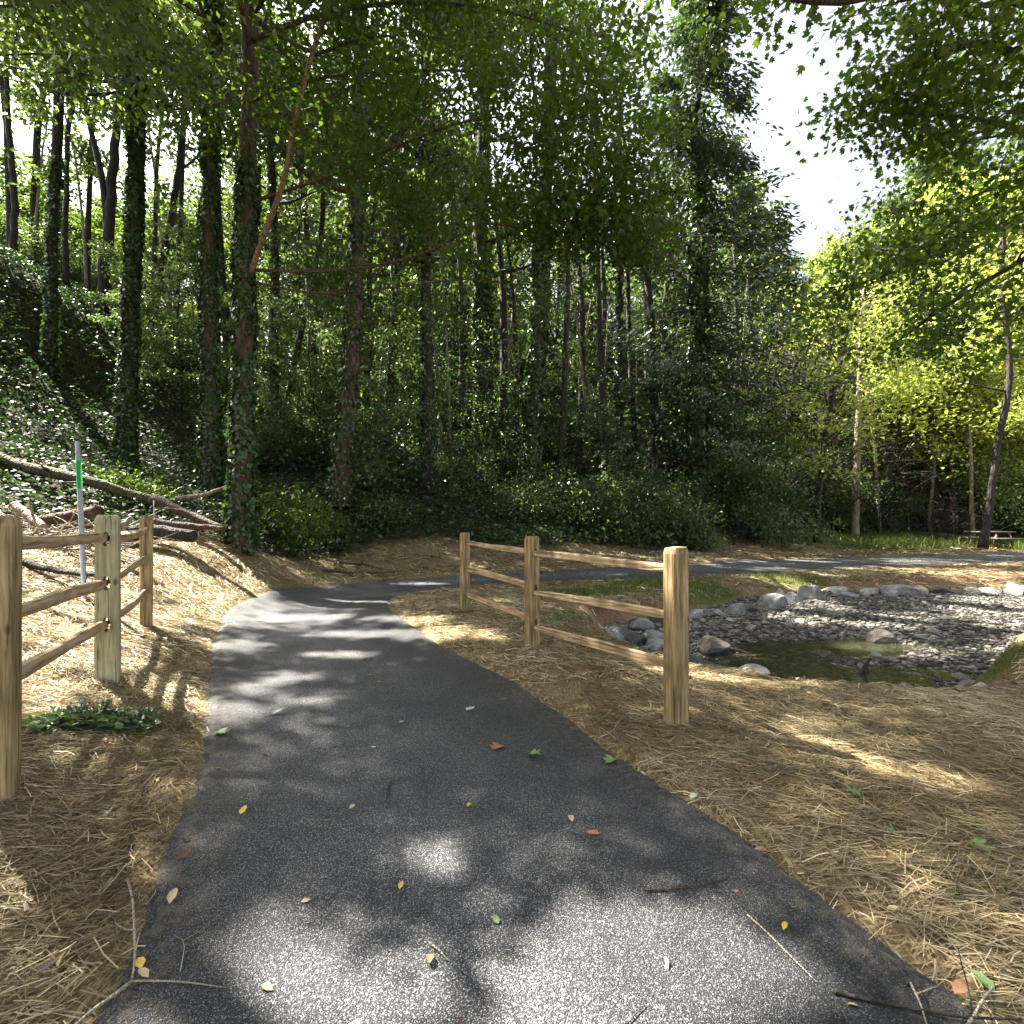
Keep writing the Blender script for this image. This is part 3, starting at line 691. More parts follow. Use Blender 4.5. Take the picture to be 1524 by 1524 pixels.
mroot, _ = tree('maple_tree', None, [(360, 806, 11), (362, 600, 11), (366, 400, 11), (372, 200, 11), (374, 0, 11)], .20, .13, 19,
     'ivy clad maple beside the path bend with a pale crooked limb and low boughs', bark='bark_red', leafmat='maple', n_limbs=13, crown_lo=9.0, Lmax=5.5, size=.15, per=24,
     ivy=900, ivy_top=.46, ivy_size=.10, extra=near_boughs, shape='rhomb', ivy_side=SUNSIDE)

mb = MB(); Lp = curve_pts([at(*p) for p in [(372, 412, 10.95), (388, 362, 10.5), (425, 268, 10.0), (436, 190, 9.7), (462, 85, 9.4), (492, 2, 9.2), (530, -90, 9.0)]], 22) - np.array(mroot.location)
mb.tube(Lp, np.linspace(.062, .034, 22), 8, .12); tag(link('limb', mb.mesh('limb', M['bark_tan']), mroot), 'pale crooked limb')
tree('forest_tree', None, [(312, 725, 15), (312, 560, 15), (310, 380, 15), (316, 150, 15), (318, 0, 15)], .22, .18, 24,
     'tall straight tree with a bare brown strip between ivy, left of the maple', bark='bark_red', leafmat='wood_leaf', n_limbs=16, crown_lo=11, Lmax=5.5, size=.19, ivy=900, ivy_top=.75, ivy_size=.10, ivy_side=SUNSIDE)
tree('forest_tree', None, [(186, 700, 15), (192, 560, 15), (200, 300, 15), (204, 120, 15), (200, 0, 15)], .19, .15, 23,
     'thick ivy covered tree rising from the slope behind the left fence', leafmat='wood_leaf', n_limbs=15, crown_lo=10.5, Lmax=5, size=.19, ivy=1000, ivy_top=.7, ivy_size=.10)
tree('forest_tree', None, [(75, 560, 18), (78, 400, 18), (84, 200, 18), (95, 60, 18)], .18, .12, 26,
     'dark straight tree on the ivy slope, leftmost of the tall stems', n_limbs=13, crown_lo=9.5, Lmax=5, size=.2, ivy=300, ivy_top=.4)
tree('forest_tree', None, [(98, 440, 24), (97, 350, 24), (100, 200, 24)], .13, .08, 24, 'slim dark tree on the slope just right of the leftmost tall stem', n_limbs=9, crown_lo=9, Lmax=3.5, size=.22)
def fork(mb, lv, P):
    Q = curve_pts([at(*p) for p in [(160, 330, 24), (150, 250, 24), (128, 170, 24), (118, 60, 24)]], 14); mb.tube(Q, np.linspace(.16, .08, 14), 7, .15)
    lv.add(Q[6:], 40, (1.0, 1.0, .7), .2)
tree('forest_tree', None, [(152, 472, 24), (158, 380, 24), (168, 250, 24), (180, 120, 24)], .26, .12, 25, 'forked dark tree high on the slope near the top of the bank', n_limbs=11, crown_lo=10.5, Lmax=4, size=.22, extra=fork)
tree('forest_tree', None, [(222, 482, 26), (240, 400, 26), (256, 320, 26), (268, 240, 26), (275, 150, 26)], .2, .12, 24, 'leaning dark tree on the slope between two ivy covered stems', n_limbs=11, crown_lo=8, Lmax=4, size=.22)
tree('forest_tree', None, [(20, 420, 24), (22, 300, 24), (10, 150, 24)], .15, .08, 26, 'thin tree at the top left edge of the bank', n_limbs=10, crown_lo=9, Lmax=4.5, size=.22)
tree('forest_tree', None, [(507, 748, 15.5), (515, 620, 15.5), (528, 480, 15.5), (534, 300, 15.5), (536, 150, 15.5)], .27, .17, 21,
     'leaning tree with reddish bark and an ivy edge at the back of the straw bank', bark='bark_red', leafmat='wood_leaf', n_limbs=15, crown_lo=8.5, Lmax=4.5, size=.19, ivy=520, ivy_top=.7, ivy_side=SUNSIDE)
tree('forest_tree', None, [(635, 735, 18), (635, 600, 18), (636, 450, 18), (632, 250, 18)], .21, .16, 23, 'straight dark tree right of the reddish leaning tree', n_limbs=15, crown_lo=8.5, Lmax=4.5, size=.2, ivy=260, ivy_top=.6, ivy_side=SUNSIDE)
tree('forest_tree', None, [(408, 640, 22), (409, 500, 22), (410, 360, 22)], .19, .13, 21, 'dark tree seen just right of the ivy clad maple', n_limbs=11, crown_lo=9, Lmax=4, size=.22, ivy=200, ivy_side=SUNSIDE)
tree('forest_tree', None, [(425, 640, 23), (438, 540, 23), (460, 440, 23), (480, 340, 23)], .14, .1, 20, 'slender leaning tree crossing behind between maple and reddish tree', n_limbs=9, crown_lo=8, Lmax=3.5, size=.22)
tree('forest_tree', None, [(722, 700, 24), (720, 560, 24), (718, 430, 24), (716, 300, 24)], .42, .3, 24, 'thick dark ivy wrapped tree in the middle of the wood', n_limbs=14, crown_lo=9, Lmax=5, size=.23, ivy=500, ivy_top=.5, ivy_size=.17)
tree('forest_tree', None, [(786, 740, 22), (792, 620, 22), (802, 480, 22), (806, 380, 22), (818, 150, 22), (822, 0, 22)], .38, .26, 25, 'thick dark tree behind the middle post of the right fence', n_limbs=14, crown_lo=12, Lmax=5, size=.23, ivy=500, ivy_top=.5, ivy_size=.16)
tree('forest_tree', None, [(922, 700, 27), (921, 560, 27), (920, 420, 27)], .25, .16, 22, 'dark narrow tree among pale thin stems left of the tall conifer', n_limbs=11, crown_lo=9, Lmax=4.2, size=.25, ivy=200)
tree('forest_tree', None, [(1500, 660, 24), (1478, 700, 24)][:0] + [(1462, 715, 22), (1488, 640, 22), (1505, 575, 22), (1500, 500, 22), (1490, 420, 22)], .14, .08, 16,
     'curved dark tree leaning at the right edge of the wood', bark='bark', leafmat='maple_sunlit', n_limbs=11, crown_lo=5, Lmax=4.2, size=.2, per=14)
tree('forest_tree', None, [(1272, 775, 27), (1276, 650, 27), (1280, 560, 27), (1284, 450, 27)], .17, .12, 13.5, 'bare pale barked straight tree in front of the dark gap at the right', bark='bark_pale', n_limbs=9, crown_lo=8.5, Lmax=3, size=.2, per=12, leafmat='maple_sunlit')

# tall conifer hung with ivy
def conifer_parts(h, r0, Lb, n_wh, size, per, ivy, lo=.12, seed=0, thin=1.0):
    mb = MB(); lv = Leaves(); P = np.c_[rng.normal(size=16) * .03, rng.normal(size=16) * .03, np.linspace(-.2, h, 16)]
    P[0, :2] = 0
    r = np.linspace(r0, .03, 16); mb.tube(P, r, 9, .12)
    for w in range(n_wh):
        f = lo + (1 - lo) * (w + rng.random() * .6) / n_wh
        for q in range(5):
            az = rng.random() * 6.28; L = Lb * (1.05 - f) ** .75 * (.55 + .7 * rng.random())
            B = branch((0, 0, f * h), (math.cos(az), math.sin(az), -.02 - .25 * rng.random()), L, 6, .15, .07)
            mb.tube(B, np.linspace(.035, .006, len(B)), 4)
            cs = np.concatenate([B[2:] + rng.normal(size=(5, 3)) * .18 for _ in range(3)])
            dr = np.tile(nrm(B[-1] - B[0]), (len(cs), 1))
            lv.add(cs, per, (.26, .26, .20), size, .7, False, .45, dr, .3)
    return mb, lv, P, r
def place_parts(name, mb, lv, loc, label, cat, bark, lm, shape, ivy=None, group=None, kind=None):
    root = link(name, None, loc=loc); tag(root, label, cat, group); root.empty_display_size = .3
    link('trunk', mb.mesh(name + '_trunk', M[bark]), root)
    if lv and lv.a: tag(link('crown', lv.mesh(name + '_crown', shape, M[lm]), root), kind='stuff')
    if ivy and ivy.a: tag(link('ivy', ivy.mesh(name + '_ivy', 'ivy', M['ivy']), root), kind='stuff')
    return root
mb, lv, P, r = conifer_parts(26, .42, 5.4, 46, .27, 20, 1, .10)
iv = Leaves(); ivy_on(iv, P, r + .12, .19, 500, .75); iv.add(P[1:14] + rng.normal(size=(13, 3)) * .3, 210, (1.15, 1.15, 1.3), .17, .7, t0=.6)
cb = at(1040, 755, 24); cb[2] = float(ground(cb[:1], cb[1:2])[0])
place_parts('conifer_tree', mb, iv and lv, cb, 'tall dark conifer with a shaggy ivy trunk left of the open sky', 'tree', 'bark', 'conifer', 'needle', iv)

# yellow green maple in full sun beyond the stream
def spread_tree(px, py, Y, h, Lmax, label, leafmat, size, per, nl, r0=.16, lo=.25, bark='bark', group=None, name='maple_tree', t0=.5):
    b = at(px, py, Y); b[2] = float(ground(b[:1], b[1:2])[0]) - .05
    mb = MB(); lv = Leaves(); P = branch((0, 0, 0), (0, 0, 1), h, 12, 0, .04); mb.tube(P, np.linspace(r0, .03, 13), 9, .14)
    for q in range(nl):
        f = lo + (1 - lo) * (q + rng.random()) / nl; az = q * 2.4
        p0 = np.array([np.interp(f * h, P[:, 2], P[:, j]) for j in range(3)]); L = Lmax * (1.15 - f * .75) * (.7 + .5 * rng.random())
        B = branch(p0, (math.cos(az), math.sin(az), .5), L, 6, .1, .12)
        limb_with_leaves(mb, lv, B, r0 * .4 * (1.1 - f) + .01, size, 5, L * .45, per, (.42, .42, .13), False, .4, 5, t0=t0)
    return place_parts(name, mb, lv, b, label, 'tree', bark, leafmat, 'rhomb', group=group)
ym1 = spread_tree(1215, 790, 24, 13.5, 4.6, 'bright yellow green maple in full sun beyond the stream', 'maple_sunlit', .2, 15, 26)
spread_tree(1370, 790, 30, 18, 5.8, 'taller sunlit maple behind the bright yellow green one', 'maple_sunlit', .24, 15, 30, .2)
spread_tree(1120, 790, 27, 8.5, 3.4, 'small sunlit maple between the tall conifer and the bright maple', 'maple_sunlit', .2, 15, 16, t0=.3)

# boughs that come in from a tree standing to the right, outside the view
def right_tree():
    mb = MB(); lv = Leaves(); b = np.array([12.5, 7.8, 0]); b[2] = float(ground(b[:1], b[1:2])[0]) - .1
    P = curve_pts([b, b + [0, 0, 3], b + [-.3, 0, 7], b + [-.4, .2, 12]], 16); mb.tube(P, np.linspace(.34, .16, 16), 12, .12)
    kw = dict(n_sub=12, sub_L=1.4, per=18, spread=(.27, .27, .12), flatness=.6, start=.15, down=.3, mask=True)
    def b2(pts, r, **k): limb_with_leaves(mb, lv, np.array([P[k.pop('at_', 8)]] + [at(*p) for p in pts]), r, .085, **dict(kw, **k))
    b2([(1560, 110, 7.6), (1500, 75, 6.9), (1460, 60, 6.6), (1410, 75, 6.4), (1365, 100, 6.2)], .09, at_=9)
    b2([(1540, 200, 7.4), (1490, 185, 7.0), (1440, 175, 6.8), (1400, 170, 6.6)], .06, at_=8)
    b2([(1560, 20, 7.0), (1500, 0, 6.6), (1450, 10, 6.3), (1410, 30, 6.2)], .06, at_=9)
    b2([(1540, 290, 8.6), (1460, 330, 8.8), (1380, 380, 9.0), (1300, 420, 9.2), (1220, 430, 9.3)], .05, at_=7)
    b2([(1560, 360, 8.6), (1500, 400, 8.8), (1430, 440, 9.0), (1360, 490, 9.1), (1300, 535, 9.2)], .07, at_=7, per=11)
    b2([(1560, 260, 8.4), (1500, 270, 8.5), (1430, 300, 8.6), (1370, 330, 8.6)], .05, at_=8)
    b2([(1590, 420, 8.4), (1530, 460, 8.5), (1470, 480, 8.6)], .05, at_=6, n_sub=8, per=10)
    b2([(1540, -80, 6.4), (1400, -60, 5.6), (1290, 0, 5.2), (1215, 2, 5.0), (1160, -6, 4.9)], .06, at_=10, n_sub=4, sub_L=.35, per=5, tip=.5)
    b2([(1200, -160, 4.6), (1000, -260, 4.0)], .08, at_=11)
    b2([(1500, -200, 5.6), (1300, -350, 4.4)], .08, at_=11)
    org = P[0].copy()
    root = link('maple_tree', None, loc=org); tag(root, 'dark leaved maple whose boughs reach in from the upper right corner', 'tree')
    for nm, me in (('trunk', mb.mesh('right_trunk', M['bark'])), ('crown', lv.mesh('right_crown', 'maple', M['maple']))):
        me.transform(Matrix.Translation(-Vector(org))); o = link(nm, me, root)
        if nm == 'crown': o['kind'] = 'stuff'
    return lv.count()
right_tree()

# trees outside the view, added left of the path to shade its near part
def shade_tree(x, y, h, label, lo, Lmax, n_l, dirn=None):
    mb = MB(); lv = Leaves(); b = np.array([x, y, 0.]); b[2] = float(ground(b[:1], b[1:2])[0]) - .1
    P = branch(b, (0, 0, 1), h, 14, 0, .03); mb.tube(P, np.linspace(.2, .05, 15), 10, .12)
    for q in range(n_l):
        f = (q + .5) / n_l; hh = lo + (h - lo) * f; az = q * 2.4
        p0 = np.array([np.interp(hh + b[2], P[:, 2], P[:, j]) for j in range(3)])
        B = branch(p0, (math.cos(az), math.sin(az), .3), Lmax * (1.1 - .5 * f), 6, .2, .12)
        limb_with_leaves(mb, lv, B, .05, .14, 7, Lmax * .4, 31, (.4, .4, .15), True, .5, 5)
    root = link('forest_tree', None, loc=b); tag(root, label, 'tree')
    for nm, me in (('trunk', mb.mesh('t', M['bark'])), ('crown', lv.mesh('c', 'rhomb', M['wood_leaf']))):
        me.transform(Matrix.Translation(-Vector(b))); o = link(nm, me, root)
        if nm == 'crown': o['kind'] = 'stuff'
shade_tree(-8.8, 6.6, 17, 'tall shade tree added on the bank left of the fence, outside the view', 6.5, 5.0, 15)
shade_tree(-13.5, 9.5, 16, 'shade tree added higher up the bank at the left, outside the view', 4.5, 5.0, 13)
shade_tree(-7.5, 1.0, 15, 'shade tree added left of the camera on the bank, outside the view', 6, 4.5, 13)
shade_tree(-13, 3.0, 17, 'shade tree added farther left of the camera on the bank, outside the view', 5, 5.0, 13)

# ------------------------------------------------------------------ background wood: prototypes and copies
def proto_broad(h, Lmax, lm, bark, nl=22, size=.34, lo=.3, t0=.5, per=11, r0=.2):
    mb = MB(); lv = Leaves(); P = branch((0, 0, -.2), (0, 0, 1), h, 12, 0, .035); mb.tube(P, np.linspace(r0, .04, 13), 7, .12)
    for q in range(nl):
        f = lo + (1 - lo) * (q + rng.random()) / nl; az = q * 2.4 + rng.random()
        p0 = np.array([np.interp(f * h, P[:, 2], P[:, j]) for j in range(3)]); L = Lmax * (math.sin(math.pi * (.25 + .68 * f)) + .15) * (.7 + .5 * rng.random())
        B = branch(p0, (math.cos(az), math.sin(az), .35 + .5 * f), L, 5, .2, .13)
        limb_with_leaves(mb, lv, B, .07, size, 4, L * .45, per, (.55, .55, .25), False, .6, 4, t0=t0)
    return mb, lv
protos = []
G1 = 'trees of the wood beyond the path'; L1 = 'leafy tree crowded into the wood beyond the path'
def drop(x, y): return (x, y, float(ground(np.array([x]), np.array([y]))[0]) - .1)
spots = []
def spot(px, Y): return (px - 762) / F * Y, Y
bl = [proto_broad(19, 4.6, 'wood_leaf', 'bark', per=9), proto_broad(21, 4.2, 'wood_leaf', 'bark', 24, lo=.35, per=9), proto_broad(17, 4.8, 'maple_sunlit', 'bark', 22, lo=.2)]
far_b = [(560, 36), (650, 33), (740, 38), (830, 34), (900, 41), (980, 36), (1060, 44), (1160, 40), (1230, 46), (1330, 38), (1420, 42), (1500, 36), (1560, 44), (480, 42), (690, 48), (790, 50),
         (880, 52), (960, 49), (1110, 54), (1290, 56), (1400, 54), (1480, 50), (600, 56), (520, 60), (420, 46), (350, 40), (340, 58), (1600, 36), (1540, 56), (1190, 60), (1010, 62), (1350, 66), (1180, 50)]
bl.append(proto_broad(13, 4.0, 'wood_leaf', 'bark', 26, lo=.04, per=13, size=.24))
far_b.insert(3, (610, 38))
rootp = []
for k, (mb, lv) in enumerate(bl):
    x, y = spot(*far_b[k]); rootp.append(place_parts('forest_tree', mb, lv, drop(x, y), L1, 'tree', 'bark', ('wood_leaf', 'wood_leaf', 'maple_sunlit', 'wood_leaf')[k], 'rhomb', group=G1))
for k, (px, Y) in enumerate(far_b[4:]):
    x, y = spot(px + random.uniform(-15, 15), Y)
    sh = .78 if px > 1100 else 1.0
    warm = px > 1120
    p = rootp[2] if warm and random.random() < .6 else rootp[random.choice((0, 1))]
    zs = sh * random.uniform(.85, 1.15)
    if px > 1055: zs = sky_h(px, Y, 18.5 if p is rootp[2] else 21, drop(x, y)[2]) * random.uniform(.8, 1)
    copy_tree(p, drop(x, y), random.uniform(0, 6.28), (random.uniform(.9, 1.2), min(zs, 1.4)), L1, G1)
mb, lv, P, r = conifer_parts(22, .28, 3.4, 26, .30, 8, 0, .1)
G2 = 'conifers at the back of the wood'; L2 = 'narrow dark conifer standing at the back of the wood'
x, y = spot(1105, 34)
rc = place_parts('conifer_tree', mb, lv, drop(x, y), L2, 'tree', 'bark', 'conifer', 'needle', group=G2)
for px, Y in [(1150, 38), (975, 44), (880, 42), (840, 44), (1005, 46), (700, 40), (760, 43), (1060, 46), (930, 48), (1180, 47), (1250, 52), (640, 42), (1440, 33), (1380, 36), (1330, 33), (580, 31)]:
    x, y = spot(px, Y); s = 1.0 if px < 1100 else .62
    if px > 1055: s = min(1.3, sky_h(px, Y, 24, drop(x, y)[2])) * .9
    copy_tree(rc, drop(x, y), random.uniform(0, 6.28), (random.uniform(.8, 1.2), s * random.uniform(.9, 1.15)), L2, G2)

G6 = 'low branched trees closing the wood'; L6 = 'bushy low branched tree closing the back of the wood'
for px, Y in [(390, 38), (450, 37), (500, 40), (540, 38), (660, 39), (710, 38), (760, 41), (800, 38), (850, 40), (890, 38), (940, 39), (985, 37), (1030, 38), (1080, 35), (1130, 35), (1180, 33), (1240, 37), (1300, 36), (1350, 40), (1400, 35), (1450, 39), (1500, 37), (1550, 34),
              (600, 40), (520, 44), (720, 44), (680, 40), (820, 43), (920, 44), (1000, 42), (420, 42), (1210, 44), (1330, 48), (1440, 48)]:
    x, y = spot(px, Y); c = copy_tree(rootp[3], drop(x, y), random.uniform(0, 6.28), (random.uniform(.9, 1.3), random.uniform(.7, 1.2) * (.75 if px > 1100 else 1)), L6, G6)

mb, lv = proto_broad(10.5, 3.8, 'maple_sunlit', 'bark', 28, lo=.03, per=11, size=.21, r0=.12)
G7 = 'sunlit young trees beyond the stream'; L7 = 'bushy young tree with pale sunlit leaves beyond the stream'
x, y = spot(1165, 26); rw = place_parts('young_tree', mb, lv, drop(x, y), L7, 'tree', 'bark', 'maple_sunlit', 'rhomb', group=G7)
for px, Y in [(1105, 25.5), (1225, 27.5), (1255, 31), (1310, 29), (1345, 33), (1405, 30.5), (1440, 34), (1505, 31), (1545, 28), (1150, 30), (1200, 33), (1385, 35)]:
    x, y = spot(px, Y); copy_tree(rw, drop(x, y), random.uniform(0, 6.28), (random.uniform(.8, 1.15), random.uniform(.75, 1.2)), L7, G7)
mb, lv = proto_broad(23, 3.2, 'wood_leaf', 'bark', 12, lo=.5, per=9, size=.24, r0=.24)
G8 = 'tall dark trunks of the wood'; L8 = 'tall tree with a long bare dark trunk in the middle of the wood'
x, y = spot(578, 22); rt_ = place_parts('tall_tree', mb, lv, drop(x, y), L8, 'tree', 'bark', 'wood_leaf', 'rhomb', group=G8)
for px, Y in [(465, 26), (545, 25), (606, 28), (668, 27), (684, 23), (745, 24), (768, 27), (832, 23), (858, 26), (884, 29), (905, 24.5), (948, 27), (976, 24), (1000, 28), (1085, 27), (1130, 29), (262, 27), (345, 23), (1420, 28), (1355, 30), (52, 31), (230, 30), (130, 30), (15, 28)]:
    x, y = spot(px, Y); k = random.uniform(.55, 1.15); copy_tree(rt_, drop(x, y), random.uniform(0, 6.28), (k, random.uniform(.85, 1.1) * (.6 if px > 1100 else 1)), L8, G8)

# slender stems standing between the big trees
mb = MB(); lv = Leaves(); P = branch((0, 0, -.1), (0, 0, 1), 15, 12, 0, .03); mb.tube(P, np.linspace(.085, .03, 13), 6, .1)
for q in range(10):
    B = branch(P[5 + q % 8], (math.cos(q * 2.4), math.sin(q * 2.4), .5), 1.8, 4, .1, .15)
    limb_with_leaves(mb, lv, B, .02, .24, 3, .9, 8, (.35, .35, .2), False, .6, 4)
G3 = 'slender stems in the wood'; L3 = 'slender young tree standing between the big trees of the wood'
x, y = spot(455, 24); rs = place_parts('sapling_tree', mb, lv, drop(x, y), L3, 'tree', 'bark_pale', 'wood_leaf', 'rhomb', group=G3)
for px, Y in [(430, 27), (472, 29), (560, 24), (600, 27), (655, 25), (672, 22), (690, 29), (745, 28), (765, 31), (838, 27), (858, 30), (885, 33), (900, 29), (942, 31), (955, 34), (968, 28), (985, 32), (880, 26), (1385, 29), (1340, 31), (1450, 27),
              (130, 29), (250, 32), (385, 28), (45, 30), (290, 27), (1310, 28), (1100, 30)]:
    x, y = spot(px, Y); copy_tree(rs, drop(x, y), random.uniform(0, 6.28), (random.uniform(.7, 1.5), random.uniform(.7, 1.15)), L3, G3)

# trees on and behind the bank at the left
G4 = 'sunlit trees behind the bank'; L4 = 'leafy tree growing behind the top of the left bank'
for px, Y in [(20, 38), (70, 42), (130, 37), (190, 43), (250, 36), (300, 42), (-40, 33), (160, 52), (60, 54), (280, 52), (220, 50), (-90, 30)]:
    x, y = spot(px, Y); copy_tree(rootp[random.choice((0, 1, 2))], drop(x, y), random.uniform(0, 6.28), (random.uniform(.8, 1.1), random.uniform(.25, .45)), L4, G4)

# ------------------------------------------------------------------ understory
def shrub_parts(h, w, n_st, size, per, lean=.5, seed=0, spread=.2):
    mb = MB(); lv = Leaves()
    for q in range(n_st):
        az = q * 2.4; d = np.array([math.cos(az) * lean * rng.random(), math.sin(az) * lean * rng.random(), 1.])
        B = branch((rng.normal() * w * .2, rng.normal() * w * .2, -.05), d, h * (.6 + .45 * rng.random()), 6, -.1, .16)
        mb.tube(B, np.linspace(.02, .004, len(B)), 4)
        for e in range(1, 7):
            for _ in range(2):
                T_ = branch(B[e], rng.normal(size=3) * np.array([1, 1, .4]), w * .38, 3, 0, .2); mb.tube(T_, np.linspace(.007, .002, 4), 3)
                lv.add(T_[1:], per, (spread, spread, spread * .6), size, .6, False, .2, None, .3)
    return mb, lv
def shrub(name, parts, loc, label, lm, shape, group=None):
    mb, lv = parts; root = link(name, None, loc=loc); tag(root, label, 'shrub', group); root.empty_display_size = .2
    link('stem', mb.mesh('stem', M['bark']), root); tag(link('foliage', lv.mesh('foliage', shape, M[lm]), root), kind='stuff')
    return root
G5 = 'shrubs filling the edge of the wood'; L5 = 'dark leafy shrub in the thicket under the trees beyond the path'
sp = [shrub_parts(3.2, 2.6, 11, .115, 17, spread=.26), shrub_parts(2.2, 2.4, 10, .10, 17, spread=.24), shrub_parts(4.6, 2.8, 12, .14, 17, .35, spread=.32)]
sl = [(560, 20), (680, 21), (980, 27), (600, 17.5), (780, 19.5), (840, 20.5), (900, 21.5), (960, 22.5), (1010, 29), (1070, 27), (650, 32), (570, 31), (1150, 27), (1230, 29), (1310, 30), (1390, 31), (1460, 31),
      (1200, 31), (1330, 33), (1540, 33), (1500, 29), (450, 19), (400, 19), (350, 21), (470, 23), (990, 24.5), (1110, 29), (1420, 27.5), (1270, 33), (530, 30), (430, 32), (700, 33), (800, 32), (900, 31), (250, 24), (130, 33), (60, 31), (1180, 28), (1090, 24.5), (1360, 29.5), (1290, 28.5), (930, 23.3)]
rsx = []
for k in range(3):
    x, y = spot(*sl[k]); rsx.append(shrub('thicket_shrub', sp[k], drop(x, y), L5, 'shrub', 'rhomb', G5))
for px, Y in sl[3:]:
    x, y = spot(px, Y); s = random.uniform(.75, 1.25); copy_tree(rsx[random.choice((0, 1, 1)) if Y < 25 and px < 1100 else 2], drop(x, y), random.uniform(0, 6.28), (s * 1.15, s), L5, G5)

# airy understory trees: thin stems carrying flat sprays of leaves
mb = MB(); lv = Leaves(); P = branch((0, 0, -.1), (.1, 0, 1), 6.5, 10, 0, .06); mb.tube(P, np.linspace(.05, .01, 11), 6, .1)
for q in range(17):
    B = branch(P[2 + q % 9], (math.cos(q * 2.4), math.sin(q * 2.4), .25), 1.5 + rng.random() * 1.3, 5, -.1, .14)
    limb_with_leaves(mb, lv, B, .016, .13, 4, .7, 10, (.28, .28, .05), False, .28, 4, down=.25)
G9 = 'airy understory trees'; L9 = 'thin understory tree with flat sprays of leaves under the tall trunks'
x, y = spot(590, 22); ru = place_parts('understory_tree', mb, lv, drop(x, y), L9, 'tree', 'bark', 'shrub', 'ovate', group=G9)
for px, Y in [(540, 19), (630, 20), (665, 24), (705, 21.5), (735, 26), (770, 22.5), (815, 25), (850, 23), (885, 26), (910, 23.5), (945, 25), (985, 23), (1070, 24), (1100, 26), (640, 28), (700, 30), (790, 30), (860, 30), (940, 31), (470, 20), (440, 25), (400, 23), (340, 26), (520, 26), (1140, 27), (1210, 30), (1175, 25.5), (1240, 26.5), (1310, 27), (1355, 27.5), (1405, 28.5), (1460, 28.5), (1130, 24.5), (1000, 26), (590, 30), (240, 22), (270, 20)]:
    x, y = spot(px, Y); k = random.uniform(.7, 1.2); copy_tree(ru, drop(x, y), random.uniform(0, 6.28), (k, k * random.uniform(.8, 1.15)), L9, G9)

shrub('bush', shrub_parts(2.1, 2.4, 14, .14, 12, .7), drop(*spot(1010, 20.3)), 'sunlit arching bush left of the stream bend at the wood edge', 'shrub', 'ovate')
shrub('bush', shrub_parts(1.6, 2.0, 12, .12, 12, .7), drop(*spot(960, 20.2)), 'low bush just left of the sunlit arching bush', 'shrub', 'ovate')
shrub('bush', shrub_parts(1.7, 2.6, 13, .13, 12, .8), drop(*spot(1110, 22)), 'dark rounded bush right of the sunlit arching bush', 'shrub', 'ovate')
shrub('bush', shrub_parts(1.5, 2.6, 12, .13, 12, .8), drop(*spot(1175, 23.5)), 'low dark bush beside the strip of bright grass', 'shrub', 'ovate')
shrub('bush', shrub_parts(2.6, 3.4, 15, .16, 12, .8), drop(*spot(1400, 26)), 'broad dark bush behind the bright grass, left of the picnic table', 'shrub', 'ovate')
shrub('bush', shrub_parts(2.8, 3.8, 15, .16, 12, .8), drop(*spot(1475, 29.5)), 'broad dark bush directly behind the picnic table', 'shrub', 'ovate')
shrub('bush', shrub_parts(2.8, 3.4, 14, .16, 12, .8), drop(*spot(1535, 27)), 'dark bush at the right edge beside the picnic table', 'shrub', 'ovate')
shrub('bush', shrub_parts(1.9, 1.7, 9, .10, 9, .8), drop(*spot(435, 13.2)), 'loose light green bush between the maple and the reddish tree', 'maple', 'ovate')
shrub('bush', shrub_parts(1.1, 1.2, 7, .09, 9, .8), drop(*spot(205, 12.2)), 'small leafy bush at the foot of the ivy slope behind the left fence', 'maple', 'ovate')
shrub('bush', shrub_parts(.8, 1.0, 6, .10, 8, .8), drop(*spot(565, 15.6)), 'small pale leaved bush at the back of the straw bank', 'shrub', 'ovate')

# ground cover on the slope: ivy and forest plants, nobody could count them
def cover(name, n_try, xr, yr, size, mat, shape, dens_fn, h=.12, flatness=.6, z0=.02):
    x = rng.uniform(*xr, n_try); y = yr[0] + (yr[1] - yr[0]) * rng.random(n_try) ** 1.5
    k = rng.random(n_try) < dens_fn(x, y); x = x[k]; y = y[k]
    z = ground(x, y); m = len(x)
    P = np.stack([x, y, z + z0 + h * rng.random(m) * (.4 + vnoise(x * 1.5, y * 1.5, 4))], -1)
    N = nrm(rng.normal(size=P.shape) * flatness + [0, 0, 1.]); D = nrm(rng.normal(size=P.shape) * [1, 1, .3]); N = nrm(N - D * (N * D).sum(-1, keepdims=True))
    T = np.clip(.45 + (vnoise(x * .8, y * .8, 6) - .5) * .7 + rng.normal(size=m) * .15, 0, 1)
    sz = size * (.6 + .8 * rng.random(m)) * (1 + np.hypot(x, y) / 40)
    return tag(link(name, leaf_mesh(name, P, N, D, sz, T, shape, M[mat])), kind='stuff')
def in_view(x, y, m=.1): return np.abs(x) < (y * (1 + m) + .8)
cover('ivy_ground_cover', 165000, (-32, 2), (6, 33), .085, 'ground_ivy', 'rhomb', lambda x, y: forest_w(x, y) * in_view(x, y) * sstep(-.1, .25, vnoise(x * .35, y * .35, 8) + .12), .28)
cover('forest_floor_plants', 50000, (-6, 32), (14, 34), .12, 'shrub', 'rhomb', lambda x, y: forest_w(x, y) * in_view(x, y), .3)

